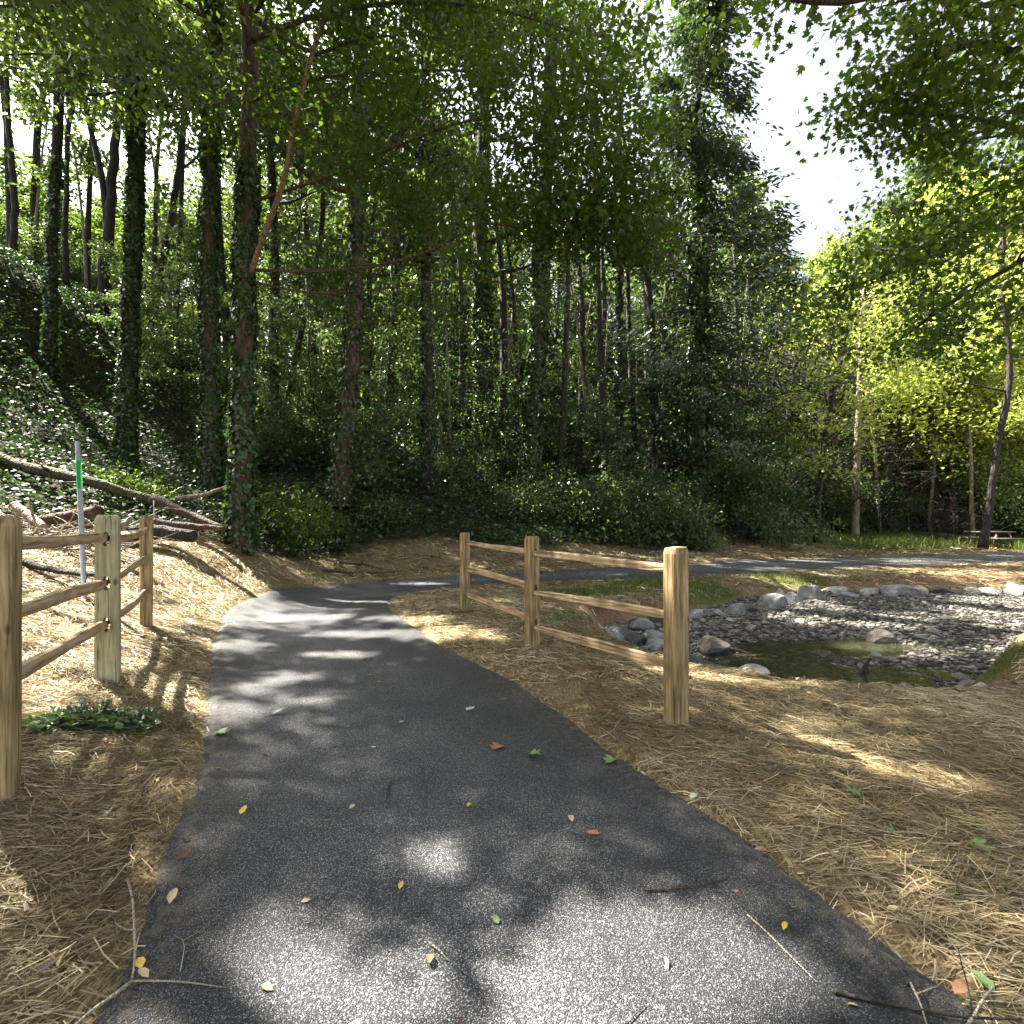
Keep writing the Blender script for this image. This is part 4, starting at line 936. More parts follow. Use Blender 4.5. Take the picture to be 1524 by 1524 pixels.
#=GRASS=
def blades(name, n_try, xr, yr, size, mat, fn, up=1.0):
    x = rng.uniform(*xr, n_try); y = rng.uniform(*yr, n_try); k = rng.random(n_try) < fn(x, y); x = x[k]; y = y[k]; m = len(x)
    P = np.stack([x, y, ground(x, y) - .01], -1)
    D = nrm(rng.normal(size=P.shape) * [.5, .5, .1] + [0, 0, up]); N = nrm(rng.normal(size=P.shape)); N = nrm(N - D * (N * D).sum(-1, keepdims=True))
    return tag(link(name, leaf_mesh(name, P, N, D, size * (.5 + rng.random(m)), rng.random(m), 'blade', M[mat])), kind='stuff')
gr = lambda Q: (lambda x, y: sstep(-.2, .9, reg(x, y, Q) + fbm(x * 2.4, y * 2.4, 15) * 1.3) * (poly_sd(x, y, PATH) > .1) * (poly_sd(x, y, BED) > .1))
blades('bank_grass', 34000, (.5, 9), (9.2, 13.5), .11, 'grass', gr([(3.6, 11.3, 1.7, 1.1), (1.8, 10.4, 1.2, .5), (6.9, 12.9, 1.2, .4)]))
blades('creek_edge_grass', 16000, (4.8, 9.0), (4.4, 8.0), .07, 'grass', gr([(5.4, 5.4, .55, .5), (6.4, 6.2, .6, .6)]))
blades('verge_grass', 60000, (5, 27), (22, 29), .34, 'grass', lambda x, y: sstep(-.1, .8, reg(x, y, [(15, 25.7, 8.5, 1.6), (22, 27.3, 6, 1.4)]) + fbm(x, y, 15) * 1.2))
blades('verge_seedling_grass', 16000, (-2.5, 2.5), (3, 9.5), .05, 'grass', lambda x, y: (fbm(x * 1.2, y * 1.2, 25) > .0) * (poly_sd(x, y, PATH) > .06) * (x > -1.5) * (poly_sd(x, y, BED) > .3) * .7)

# straw mulch on both verges
def straw(name, n_try, xr, yr, L, w, fn, ang):
    x = rng.uniform(*xr, n_try); y = rng.uniform(*yr, n_try); k = rng.random(n_try) < fn(x, y); x = x[k]; y = y[k]; m = len(x)
    z = ground(x, y)
    P = np.stack([x, y, z + .004 + .022 * rng.random(m) ** 2], -1)
    a = ang(x, y) + rng.normal(size=m) * .75
    e = .35
    zx = (ground(x + .05, y) - z) / .05; zy = (ground(x, y + .05) - z) / .05
    D = np.stack([np.cos(a), np.sin(a), np.cos(a) * zx + np.sin(a) * zy + rng.normal(size=m) * .10], -1); D = nrm(D)
    N = nrm(rng.normal(size=P.shape) * .5 + [0, 0, 1.]); N = nrm(N - D * (N * D).sum(-1, keepdims=True))
    ln = L * (.35 + 1.1 * rng.random(m) ** 1.5); ww = w * (.6 + .8 * rng.random(m)) * (1 + np.hypot(x, y) * .07)
    tv = np.array(SH['straw'][0]); Sd = np.cross(N, D)
    bend = rng.normal(size=m) * .06 * ln
    V = P[:, None] + (tv[None, :, 0, None] - .5) * ln[:, None, None] * D[:, None] + tv[None, :, 1, None] * ww[:, None, None] * Sd[:, None]
    mid = np.abs(tv[:, 0] - .5) < .1
    V[:, mid] += (Sd * bend[:, None])[:, None] + (N * np.abs(bend)[:, None] * .4)[:, None]
    tf = np.array(SH['straw'][1]); Fc = (tf[None] + (np.arange(m) * 6)[:, None, None]).reshape(-1, 4)
    T = np.clip(.45 + (vnoise(x * 1.4, y * 1.4, 14) - .5) * .5 + rng.normal(size=m) * .2, 0, 1)
    return tag(link(name, new_mesh(name, V.reshape(-1, 3), [Fc], M['straw_leaf'], False, {'tint': np.repeat(T, 6)})), kind='stuff')
def dirt(x, y):
    return 1 - .85 * sstep(.05, .4, fbm(x * .9, y * .9, 19) + .05)
def off(x, y):
    dp = poly_sd(x, y, PATH); return (dp > -.07 + .12 * (rng.random(len(x)) < .8)) * (poly_sd(x, y, BED) > .25)
angR = lambda x, y: -.45 + fbm(x * .7, y * .7, 29) * 2.2
straw('straw_mulch', 56000, (.6, 5.5), (1.2, 4.6), .15, .0026, lambda x, y: off(x, y) * in_view(x, y) * (.55 + .45 * dirt(x, y)), angR)
straw('straw_mulch', 34000, (-4.2, -1.0), (1.2, 4.6), .11, .0027, lambda x, y: off(x, y) * in_view(x, y), lambda x, y: 1.2 + fbm(x * .9, y * .9, 39) * 5)
straw('straw_mulch', 60000, (-9, 9), (4.6, 10), .16, .005, lambda x, y: off(x, y) * in_view(x, y) * (1 - forest_w(x, y)) * .9, angR)
straw('straw_mulch', 40000, (-10, 22), (10, 24), .24, .010, lambda x, y: off(x, y) * in_view(x, y) * (1 - forest_w(x, y)) * .8, angR)
def strays(x, y):
    dp = poly_sd(x, y, PATH); return (dp < 0) * np.exp(dp / .14) * .8 + (dp < 0) * .006
straw('stray_straw', 90000, (-5, 3), (1.2, 10), .07, .003, strays, lambda x, y: rng.random(len(x)) * 6)

#=STONES=
def rock_mesh(name, sx, sy, sz, mat, seed, sub=3, smooth=False, cuts=7):
    bm = bmesh.new(); bmesh.ops.create_icosphere(bm, subdivisions=sub, radius=1)
    rs_ = np.random.default_rng(seed); pl = [(nrm(rs_.normal(size=3)), (.62 if cuts < 10 else .54) + .3 * rs_.random()) for _ in range(cuts)]
    for v in bm.verts:
        p = np.array(v.co)
        for nn, dd in pl:
            q = p @ nn
            if q > dd: p = p - nn * (q - dd) * .92
        p = p * (1 + .05 * math.sin(p[0] * 5 + seed) * math.sin(p[1] * 6 + seed))
        p = p + rs_.normal(size=3) * .012
        v.co = (p[0] * sx, p[1] * sy, p[2] * sz)
    me = bpy.data.meshes.new(name); bm.to_mesh(me); bm.free(); me.materials.append(M[mat])
    me.polygons.foreach_set('use_smooth', np.full(len(me.polygons), smooth)); 
    a = me.attributes.new('tint', 'FLOAT', 'POINT'); a.data.foreach_set('value', np.full(len(me.vertices), rs_.random(), np.float32))
    return me
# (left px, right px, top py, bottom py, distance, material, label)
BOUL = [
    (1150, 1170, 878, 903, 10.9, 'boulder_pale', 'small pale stone left of the biggest grey boulder'),
    (1183, 1218, 873, 905, 10.9, 'boulder', 'biggest grey boulder on the far bank, beside the bright gravel'),
    (1161, 1190, 887, 907, 10.5, 'boulder', 'grey stone tucked under the left side of the biggest boulder'),
    (1123, 1169, 886, 914, 10.0, 'boulder', 'wide blue grey boulder below the grassy bank'),
    (1104, 1126, 899, 918, 9.7, 'boulder_dark', 'dark stone between two blue grey boulders'),
    (1080, 1112, 904, 929, 9.3, 'boulder', 'pointed blue grey boulder under the patch of bare red soil'),
    (1045, 1080, 917, 933, 9.2, 'boulder', 'flat grey stone left of the pointed boulder'),
    (1020, 1047, 922, 941, 9.0, 'boulder', 'grey stone just right of the nearest fence post'),
    (936, 974, 934, 958, 8.2, 'boulder', 'slanting grey stone at the culvert mouth, left of the nearest post'),
    (968, 994, 927, 952, 8.5, 'boulder_dark', 'dark stone behind the fence post at the culvert'),
    (958, 1002, 955, 985, 7.2, 'boulder', 'large grey stone in front of the culvert pipe'),
    (884, 930, 938, 955, 7.4, 'boulder', 'half buried grey slab between the fence rails'),
    (1036, 1085, 955, 990, 7.0, 'boulder_dark', 'big brown dark stone at the left end of the pool'),
    (1100, 1140, 985, 1012, 5.6, 'boulder_pale', 'long pale flat stone at the near edge of the pool'),
    (1060, 1112, 991, 1012, 5.55, 'boulder_pale', 'pale buff stone left of the long flat stone'),
    (1145, 1168, 1012, 1028, 5.2, 'boulder_pale', 'small white stone on the near lip of the bank'),
    (1172, 1252, 1007, 1045, 4.95, 'boulder_pale', 'big white rounded boulder on the near lip of the bank'),
    (1020, 1062, 990, 1006, 5.8, 'boulder', 'flat bluish stone behind the nearest fence post base'),
    (1282, 1330, 948, 972, 7.6, 'boulder_dark', 'dark wedge of rock standing in the middle of the stream'),
    (1205, 1240, 975, 996, 6.8, 'boulder_dark', 'low dark wet rock in the pool'),
    (1225, 1260, 876, 890, 11.9, 'boulder_pale', 'pale angular stone at the left end of the far row'),
    (1278, 1308, 878, 894, 11.6, 'boulder_pale', 'flat topped pale stone in the far row'),
    (1306, 1358, 876, 896, 11.4, 'boulder', 'long rounded grey boulder in the middle of the far row'),
    (1356, 1383, 875, 892, 11.7, 'boulder_pale', 'pale round stone right of the long grey boulder'),
    (1380, 1410, 877, 890, 11.8, 'boulder_dark', 'dark flat stone in the far row'),
    (1434, 1458, 877, 890, 11.8, 'boulder_pale', 'pale low stone left of the big white pair'),
    (1460, 1490, 874, 892, 11.7, 'boulder_pale', 'big white block in the sun at the far bank'),
    (1488, 1524, 873, 895, 11.6, 'boulder_pale', 'white block at the right edge of the far bank'),
    (1520, 1560, 872, 897, 11.6, 'boulder_pale', 'last pale block of the far row, cut by the right edge'),
    (1245, 1280, 885, 897, 11.4, 'boulder', 'low grey stone at the foot of the far row'),
    (1448, 1478, 1022, 1032, 5.35, 'boulder_pale', 'narrow pale stone at the right end of the near lip'),
]
for k, (x0, x1, y0, y1, Y, mt, lb) in enumerate(BOUL):
    c = at((x0 + x1) / 2, (y0 + y1) / 2, Y); w = (x1 - x0) / F * Y / 2; h = (y1 - y0) / F * Y / 2
    zt = c[2] + h; me = rock_mesh('boulder', w * 1.22, w * (.8 + .3 * random.random()), h * 1.35, mt, 100 + k, 3, False, 15)
    zt = max(zt, float(ground(c[:1], c[1:2])[0]) + h * (1.5 if Y > 5.6 else 1.7)); o = link('boulder', me, loc=(c[0], c[1], zt - h * 1.25)); o.rotation_euler = (random.uniform(-.15, .15), random.uniform(-.15, .15), random.uniform(-.5, .5))
    tag(o, lb, 'stone', 'riprap stones round the stream')

cob = [rock_mesh('cobble', 1, .75, .5, 'gravel', 300 + k, 1, False, 5) for k in range(10)]
def in_bed(n_):
    x = rng.uniform(1.6, 13, n_); y = rng.uniform(5.1, 12.3, n_); k = (poly_sd(x, y, BED) < -.02) & (np.abs(x) < y * 1.06); return x[k], y[k]
x, y = in_bed(900); z = ground(x, y); k = (z > WATER - .06) | (rng.random(len(x)) < .2); x, y, z = x[k][:280], y[k][:280], z[k][:280]
for a, b, c in zip(x, y, z):
    o = link('cobble', random.choice(cob), loc=(a, b, c + .002)); s = random.choice((random.uniform(.04, .075), random.uniform(.05, .09), random.uniform(.06, .14)))
    o.scale = (s, s, s); o.rotation_euler = (random.uniform(-.4, .4), random.uniform(-.4, .4), random.uniform(0, 6.28))
    tag(o, 'angular grey brown cobble lying in the gravel of the stream bed', 'cobble', 'cobbles of the stream bed')
x, y = in_bed(33000); z = ground(x, y); k = rng.random(len(x)) < np.where(z > WATER - .05, .85, .25) ; x, y, z = x[k], y[k], z[k]; m = len(x)
tpl = [np.array([v.co for v in c.vertices]) for c in cob[:1]]
bm = bmesh.new(); bmesh.ops.create_icosphere(bm, subdivisions=0 or 1, radius=1); bm.free()
ico = np.array([(0, 0, 1), (.9, 0, .25), (.3, .85, .3), (-.75, .5, .2), (-.7, -.55, .3), (.3, -.85, .2), (0, 0, -1)])
icf = np.array([(0, 1, 2), (0, 2, 3), (0, 3, 4), (0, 4, 5), (0, 5, 1), (6, 2, 1), (6, 3, 2), (6, 4, 3), (6, 5, 4), (6, 1, 5)])
s = .014 + .040 * rng.random(m) ** 1.7; th = rng.random(m) * 6.28
Vr = ico[None] * (1 + rng.normal(size=(m, 7, 3)) * .16) * s[:, None, None] * np.array([1.35, .85, .42]) * (1 + rng.normal(size=(m, 1, 3)) * .2)
cs_, sn = np.cos(th)[:, None], np.sin(th)[:, None]
Vw = np.stack([Vr[..., 0] * cs_ - Vr[..., 1] * sn, Vr[..., 0] * sn + Vr[..., 1] * cs_, Vr[..., 2]], -1) + np.stack([x, y, z + .006], -1)[:, None]
Fg = (icf[None] + (np.arange(m) * 7)[:, None, None]).reshape(-1, 3)
tag(link('gravel', new_mesh('gravel', Vw.reshape(-1, 3), [Fg], M['gravel'], False, {'tint': np.repeat(rng.random(m), 7)})), kind='stuff')

# corrugated culvert mouth between the stones
def culvert():
    a = np.array([1.55, 8.0, -.33]); b = np.array([2.15, 6.4, -.36]); n_ = 90; t = np.linspace(0, 1, n_)[:, None]; P = a + (b - a) * t
    mb = MB(); mb.tube(P[:45], .15 + .014 * np.sin(np.arange(45) * math.pi / 2.5 * .9), 20)
    mb.tube(P[:45][::-1], np.full(45, .12), 20)
    o = link('culvert_pipe', mb.mesh('culvert', M['pipe'])); tag(o, 'black corrugated culvert pipe end between the grey stones', 'pipe')
    mb = MB(); P2 = np.array([[2.2, 6.5, -.34], [2.42, 5.9, -.36]]); P2 = P2[0] + (P2[1] - P2[0]) * np.linspace(0, 1, 30)[:, None]
    mb.tube(P2, .11 + .014 * np.sin(np.arange(30) * math.pi / 2.2), 16)
    o = link('drain_pipe', mb.mesh('drain', M['pipe'])); tag(o, 'short black ribbed drain pipe right of the nearest fence post', 'pipe')
culvert()

#=FENCES=
def boolean_cut(o, cutters):
    for c in cutters:
        md = o.modifiers.new('cut', 'BOOLEAN'); md.operation = 'DIFFERENCE'; md.object = c; md.solver = 'EXACT'
    dg = bpy.context.evaluated_depsgraph_get(); dg.update()
    me = bpy.data.meshes.new_from_object(o.evaluated_get(dg)); o.modifiers.clear(); old = o.data; o.data = me; bpy.data.meshes.remove(old)
    for c in cutters:
        cm = c.data; bpy.data.objects.remove(c); bpy.data.meshes.remove(cm)
def post_obj(parent, w, h, mat, slots, rz, seed, loc, wide_y=None):
    """square post with a bevelled dog-eared top; slots are cut through along local y (the fence direction)"""
    rs_ = random.Random(seed); d = wide_y or w; e = .16 * w
    secs = [(-.25, 1.0), (0, 1.0), (h * .3, 1.01), (h * .6, .99), (h - .045, 1.0), (h - .010, .90), (h, .80)]
    V = []; 
    for z, s in secs:
        for sx, sy in ((-1, -1), (1, -1), (1, 1), (-1, 1)):
            cx, cyy = sx * w / 2 * s, sy * d / 2 * s
            q = e * s * .5
            pts = [(cx - sx * q, cyy), (cx, cyy - sy * q)]
            if sx * sy > 0: pts = pts
            else: pts = pts[::-1]
            for (a, b) in ([pts[1], pts[0]] if True else pts):
                V.append((a + rs_.uniform(-.0015, .0015), b + rs_.uniform(-.0015, .0015), z + (rs_.uniform(-.006, .006) if z > h - .03 else 0)))
    k = 8; m = len(secs)
    # order the ring by angle so faces never cross
    V = np.array(V).reshape(m, k, 3)
    for q in range(m): V[q] = V[q][np.argsort(np.arctan2(V[q][:, 1], V[q][:, 0]))]
    V = V.reshape(-1, 3)
    F4 = [[q * k + j, q * k + (j + 1) % k, (q + 1) * k + (j + 1) % k, (q + 1) * k + j] for q in range(m - 1) for j in range(k)]
    bm = bmesh.new(); vv = [bm.verts.new(v) for v in V]
    for f in F4: bm.faces.new([vv[a] for a in f])
    bm.faces.new([vv[(m - 1) * k + j] for j in range(k)]); bm.faces.new([vv[j] for j in reversed(range(k))])
    bmesh.ops.recalc_face_normals(bm, faces=bm.faces)
    me = bpy.data.meshes.new('post'); bm.to_mesh(me); bm.free(); me.materials.append(M[mat])
    o = link('post', me)
    cut = []
    for zs in slots:
        bm = bmesh.new(); bmesh.ops.create_cone(bm, cap_ends=True, segments=14, radius1=1, radius2=1, depth=d * 2)
        c = bpy.data.meshes.new('c'); bmesh.ops.rotate(bm, verts=bm.verts, cent=(0, 0, 0), matrix=Matrix.Rotation(R(90), 3, 'X'))
        bmesh.ops.scale(bm, verts=bm.verts, vec=(.027, 1, .058)); bmesh.ops.translate(bm, verts=bm.verts, vec=(0, 0, zs)); bm.to_mesh(c); bm.free()
        cut.append(link('cutter', c))
    boolean_cut(o, cut)
    if len(o.data.materials) == 0: o.data.materials.append(M[mat])
    o.parent = parent; o.location = loc; o.rotation_euler = (rs_.uniform(-.006, .006), rs_.uniform(-.006, .006), rz)
    return o
def rail_obj(parent, a, b, seed, hgt=.098, wid=.06, sag=.0, mat='rail'):
    """a split rail from a to b: faceted, uneven, hewn thin at both ends"""
    rs_ = np.random.default_rng(seed); a = np.array(a); b = np.array(b); L = np.linalg.norm(b - a)
    t = np.array([0, .035, .09, .17, .3, .45, .6, .75, .86, .93, .97, 1.]); m = len(t); k = 6
    x = t * L
    th = np.array([.62, .95, 2.35, 3.6, 4.0, 5.55]) + rs_.normal(size=6) * .12
    V = []
    ph = rs_.random() * 6
    for i_, tt_ in enumerate(t):
        end = min(1, min(tt_, 1 - tt_) / .10); sh = .60 + .40 * end; sw = .55 + .45 * end
        f = 1 + .08 * math.sin(tt_ * 5 + ph) ; r_ = (1 + rs_.normal(size=6) * .035)
        tw = .12 * math.sin(tt_ * 3 + ph)
        yy = np.cos(th + tw) * wid / 2 * sw * f * r_; zz = np.sin(th + tw) * hgt / 2 * sh * f * r_ - sag * math.sin(tt_ * math.pi) + .006 * math.sin(tt_ * 6 + ph) * end
        V.append(np.stack([np.full(6, x[i_]), yy + .008 * math.sin(tt_ * 6 + ph * 2) * end, zz], -1))
    V = np.concatenate(V)
    F4 = [[q * k + j, q * k + (j + 1) % k, (q + 1) * k + (j + 1) % k, (q + 1) * k + j] for q in range(m - 1) for j in range(k)]
    bm = bmesh.new(); vv = [bm.verts.new(v) for v in V]
    for f in F4: bm.faces.new([vv[q] for q in f])
    bm.faces.new([vv[(m - 1) * k + j] for j in range(k)]); bm.faces.new([vv[j] for j in reversed(range(k))])
    bmesh.ops.recalc_face_normals(bm, faces=bm.faces)
    bmesh.ops.bevel(bm, geom=bm.edges[:], offset=.004, segments=1, affect='EDGES', clamp_overlap=True)
    me = bpy.data.meshes.new('rail'); bm.to_mesh(me); bm.free(); me.materials.append(M[mat])
    o = link('rail', me, parent); o.location = a
    d = Vector(b - a); o.rotation_euler = d.to_track_quat('X', 'Z').to_euler()
    return o
def fence(label, posts, spans, hts, w, slots_abs, mats, seed, turn=(0, 0, 0)):
    P0 = Vector(posts[0]); root = link('split_rail_fence', None, loc=P0); tag(root, label, 'fence')
    for q, p in enumerate(posts):
        nb = posts[q + 1] if q < len(posts) - 1 else posts[q - 1]; d = Vector(nb) - Vector(p)
        if q == len(posts) - 1: d = -d
        rz = math.atan2(d.y, d.x) - math.pi / 2 + turn[q]
        loc = Vector(p) - P0
        post_obj(root, w[q], hts[q], mats[q], [s_ - p[2] for s_ in slots_abs[q]], rz, seed + q, loc)
    for (i0, i1, za, zb, sg) in spans:
        a = Vector(posts[i0]) - P0; b = Vector(posts[i1]) - P0; d = (b - a).normalized()
        a = a - d * .0 ; b = b + d * .0
        seed += 7; sd_ = d.cross(Vector((0, 0, 1))) * .009 * (1 if i0 else -1)
        A_ = a + d * .012 + sd_; B_ = b - d * .012 + sd_
        A_.z = za - P0.z; B_.z = zb - P0.z
        rail_obj(root, A_, B_, seed, sag=sg)
    return root
pr = [(1.196, 3.735, 0), (.236, 5.99, 0), (-.745, 8.1, 0)]
fence('three rail split fence on the right of the path above the stream', pr,
      [(0, 1, 1.125, 1.075, 0), (0, 1, .77, .62, 0), (0, 1, .41, .22, 0), (1, 2, 1.07, 1.095, 0), (1, 2, .70, .68, 0), (1, 2, .30, .28, 0)],
      [1.275, 1.27, 1.25], [.135, .135, .125], [[], [1.075, .66, .26], []], ['post', 'post', 'post'], 11, (.0, .25, .1))
pl_ = [(-2.385, 2.37, .225), (-3.235, 4.1, .225), (-4.34, 6.07, .225)]
fence('three rail split fence on the left of the path with a pale middle post', pl_,
      [(0, 1, 1.375, 1.325, 0), (0, 1, 1.03, .975, 0), (0, 1, .72, .645, 0), (1, 2, 1.325, 1.36, 0.03), (1, 2, .985, 1.01, 0), (1, 2, .66, .62, 0)],
      [1.275, 1.285, 1.28], [.135, .150, .125], [[], [1.325, .975, .65], []], ['post', 'post_green', 'post'], 31, (.0, 0, .2))

# metal sign post without a sign
def sign_post():
    a = at(127, 893, 6.5); a[2] = float(ground(a[:1], a[1:2])[0]) - .2; b = at(117, 657, 6.5)
    root = link('metal_post', None, loc=a); tag(root, 'bare galvanised metal post with a green band behind the left fence', 'post')
    d = b - a; L = np.linalg.norm(d); prof = [(-.034, -.012), (-.022, -.012), (-.014, .018), (.014, .018), (.022, -.012), (.034, -.012), (.034, -.008), (.025, -.008), (.017, .022), (-.017, .022), (-.025, -.008), (-.034, -.008)]
    def ch(z0, z1, grow, mat, nm):
        V = [(x * grow, y * grow - .0 * grow, z) for z in (z0, z1) for x, y in prof]; k = len(prof)
        F4 = [[j, (j + 1) % k, k + (j + 1) % k, k + j] for j in range(k)] + [[z + 0, z + 1, z + 10, z + 11] for z in (0, k)] + [[z + 1, z + 2, z + 9, z + 10] for z in (0, k)] + [[z + 2, z + 3, z + 8, z + 9] for z in (0, k)] + [[z + 3, z + 4, z + 7, z + 8] for z in (0, k)] + [[z + 4, z + 5, z + 6, z + 7] for z in (0, k)]
        o = link(nm, new_mesh(nm, np.array(V), [np.array(F4)], M[mat]), root)
        o.rotation_euler = Vector(d).to_track_quat('Z', 'Y').to_euler(); o.rotation_euler.z += .2
        return o
    ch(0, L, 1, 'steel', 'channel'); g0 = L * (1 - (722 - 657) / 240); g1 = L * (1 - (684 - 657) / 240); ch(g0, g1, 1.06, 'green_tape', 'green_band')
    c2 = at(229, 745, 10.5); c3 = at(230, 775, 10.5)
    mb = MB(); mb.tube([c3 - [0, 0, .25], c2], [.012, .012], 6); tag(link('marker_stake', mb.mesh('stake', M['steel'])), 'thin pale marker stake among the felled logs', 'stake')
sign_post()

#=DETAILS=
def log(pts, r0, r1, label, bark, cut=True, knots=0, name='fallen_log', cat='log'):
    P = curve_pts([at(*p) for p in pts], 14); P[:, 2] = np.maximum(P[:, 2], ground(P[:, 0], P[:, 1]) + np.linspace(r0, r1, 14) * .55); P[1:-1] += rng.normal(size=(12, 3)) * r0 * .08
    mb = MB(); mb.tube(P, np.linspace(r0, r1, 14), 12, .12)
    for q in range(knots):
        i0 = random.randint(3, 11); d = rng.normal(size=3); d[2] = abs(d[2]); mb.tube(branch(P[i0], d, r0 * random.uniform(3, 7), 4, 0, .2), np.linspace(r1 * .4, .006, 5), 5)
    return tag(link(name, mb.mesh('log', M[bark])), label, cat)
log([(-30, 686, 11), (60, 700, 11), (130, 715, 11), (200, 738, 11.3), (262, 752, 11.5)], .125, .10, 'long mossy fallen trunk lying along the foot of the ivy slope', 'bark_moss', knots=4)
log([(262, 742, 11), (300, 738, 11), (345, 722, 11.2)], .055, .035, 'pale bare fallen limb slanting up towards the ivy clad maple', 'bark_pale', knots=1)
log([(228, 742, 10.8), (270, 762, 10.6), (330, 786, 10.4)], .11, .07, 'brown fallen log slanting down towards the maple foot', 'bark_red', knots=1)
log([(150, 800, 9.2), (215, 790, 9.4), (290, 798, 9.6)], .17, .11, 'thick dark rotting log behind the last left fence post', 'bark', knots=0)
log([(225, 776, 9.8), (280, 783, 9.8), (335, 787, 9.9)], .07, .05, 'thin grey log lying over the dark rotting log', 'bark_red')
log([(60, 775, 9), (100, 770, 9), (148, 760, 9)], .10, .11, 'cut brown log behind the metal post, sawn end to the right', 'bark_red')
log([(20, 752, 8.6), (42, 768, 8.5), (66, 785, 8.3)], .085, .06, 'bleached broken branch stub on the left brush pile', 'bark_pale', knots=1)
log([(90, 788, 8.8), (130, 782, 8.9), (170, 775, 9)], .06, .06, 'short reddish log end right of the metal post', 'bark_red')
log([(168, 800, 8.2), (182, 785, 8.3), (196, 770, 8.4)], .075, .035, 'split grey slab of wood leaning behind the pale post', 'bark_pale')
log([(25, 834, 7), (70, 846, 6.9), (110, 853, 6.7), (145, 856, 6.6)], .05, .03, 'dark slim log lying on the sunlit straw behind the rails', 'bark', knots=1)
log([(-5, 762, 8.4), (10, 778, 8.3), (20, 792, 8.2)], .05, .04, 'pale limb at the left edge above the nearest post', 'bark_pale')
log([(380, 404, 10.9), (420, 396, 10.6), (466, 402, 10.4)], .05, .03, 'short broken stub', 'bark_pale') if False else None
log([(1165, 1, 5.0), (1230, 4, 5.1), (1290, 6, 5.2)], .05, .05, 'x', 'bark') if False else None
# brush pile
mb = MB()
for q in range(85):
    p = at(random.uniform(5, 170), random.uniform(770, 825), random.uniform(7.8, 9.2)); p[2] = float(ground(p[:1], p[1:2])[0]) + random.uniform(.02, .32)
    B = branch(p, (random.uniform(-1, 1), random.uniform(-.4, .4), random.uniform(-.12, .15)), random.uniform(.4, 1.3), 5, -.1, .15); mb.tube(B, np.linspace(random.uniform(.008, .024), .004, 6), 5, 0, random.random())
tag(link('brush_pile', mb.mesh('brush', M['bark_pale'])), 'heap of bleached sticks and branches behind the left fence', 'brush pile', kind='stuff')
mb = MB()
for q in range(120):
    p = at(random.uniform(420, 1000), 800, random.uniform(13, 17)); p[2] = float(ground(p[:1], p[1:2])[0]) + .02
    a = random.uniform(0, 6.28); B = branch(p, (math.cos(a), math.sin(a) * .6, random.uniform(0, .1)), random.uniform(.15, .6), 4, 0, .15); mb.tube(B, np.linspace(.010, .003, 5), 4)
tag(link('scattered_twigs', mb.mesh('twigs', M['twig_dark'])), kind='stuff')
for pts, lb in (([(480, 835), (530, 833), (595, 822)], 'dark crooked branch on the straw bank, nearest the path'),
                ([(500, 820), (540, 817), (575, 822)], 'short dark branch on the straw bank above the crooked one'),
                ([(515, 795), (545, 798), (572, 800)], 'dark twig high on the straw bank below the reddish tree')):
    P = []
    for px, py in pts:
        Y = 12.3 + (838 - py) * .055; q = at(px, py, Y); q[2] = float(ground(q[:1], q[1:2])[0]) + .025; P.append(q)
    mb = MB(); C_ = curve_pts(P, 10); mb.tube(C_, np.linspace(.024, .008, 10), 6, .2)
    mb.tube(branch(C_[4], (.5, .4, .3), .4, 4, 0, .2), np.linspace(.01, .003, 5), 4); tag(link('fallen_branch', mb.mesh('b', M['twig_dark'])), lb, 'branch')

# picnic table at the wood edge
def picnic():
    c = at(1473, 803, 24.5); c[2] = float(ground(c[:1], c[1:2])[0]); root = link('picnic_table', None, loc=c); tag(root, 'weathered wooden picnic table at the wood edge on the far right', 'picnic table')
    def bx(nm, loc, d, rot=None):
        mb = MB(); mb.box((0, 0, 0), d); o = link(nm, mb.mesh(nm, M['table_wood'], False), root, loc)
        if rot: o.rotation_euler = rot
    for q in range(5): bx('tabletop_board', (0, -.30 + q * .15, .75), (1.8, .14, .04))
    for s_ in (-1, 1):
        for q in range(2): bx('bench_board', (0, s_ * (.62 + q * .145), .45), (1.8, .135, .04))
        bx('crossbeam', (s_ * .6, 0, .41), (.04, 1.5, .09)); bx('top_beam', (s_ * .6, 0, .69), (.045, .7, .08))
        for t_ in (-1, 1): bx('leg', (s_ * .645, t_ * .42, .36), (.04, .09, .86), (t_ * .42, 0, 0))
picnic()

# stick and dead limb lying in the stream
def stick(pts, r0, r1, label, mat, side=None, name='fallen_branch', cat='branch'):
    mb = MB(); P = curve_pts(pts, max(10, len(pts) * 4)); mb.tube(P, np.linspace(r0, r1, len(P)), 6, .15)
    for (i0, d, L) in (side or []): 
        B = branch(P[int(i0 * (len(P) - 1))], d, L, 4, 0, .12); mb.tube(B, np.linspace(r1 * 1.1, r1 * .5, 5), 5)
    return tag(link(name, mb.mesh('stick', M[mat])), label, cat)
stick([at(1040, 972, 6.9), at(1075, 962, 6.9), at(1110, 972, 6.9), at(1150, 976, 6.9)], .03, .012, 'dark bent branch lying at the left end of the pool', 'twig_dark')
stick([at(1255, 1025, 5.7), at(1270, 1012, 5.9), at(1290, 996, 6.1)], .05, .03, 'grey stub of driftwood standing in the near pool', 'bark', [(.8, (.6, .1, .5), .25)])
stick([at(1030, 950, 8), at(1060, 953, 8), at(1085, 962, 7.9)], .045, .03, 'pale driftwood stick on the gravel right of the nearest post', 'bark_pale')

def g3(px, py, dz=.005):
    p = flat(px, py); return np.array([p[0], p[1], float(ground(p[:1], p[1:2])[0]) + dz + (.045 if poly_sd(p[:1], p[1:2], PATH)[0] < 0 else 0)])
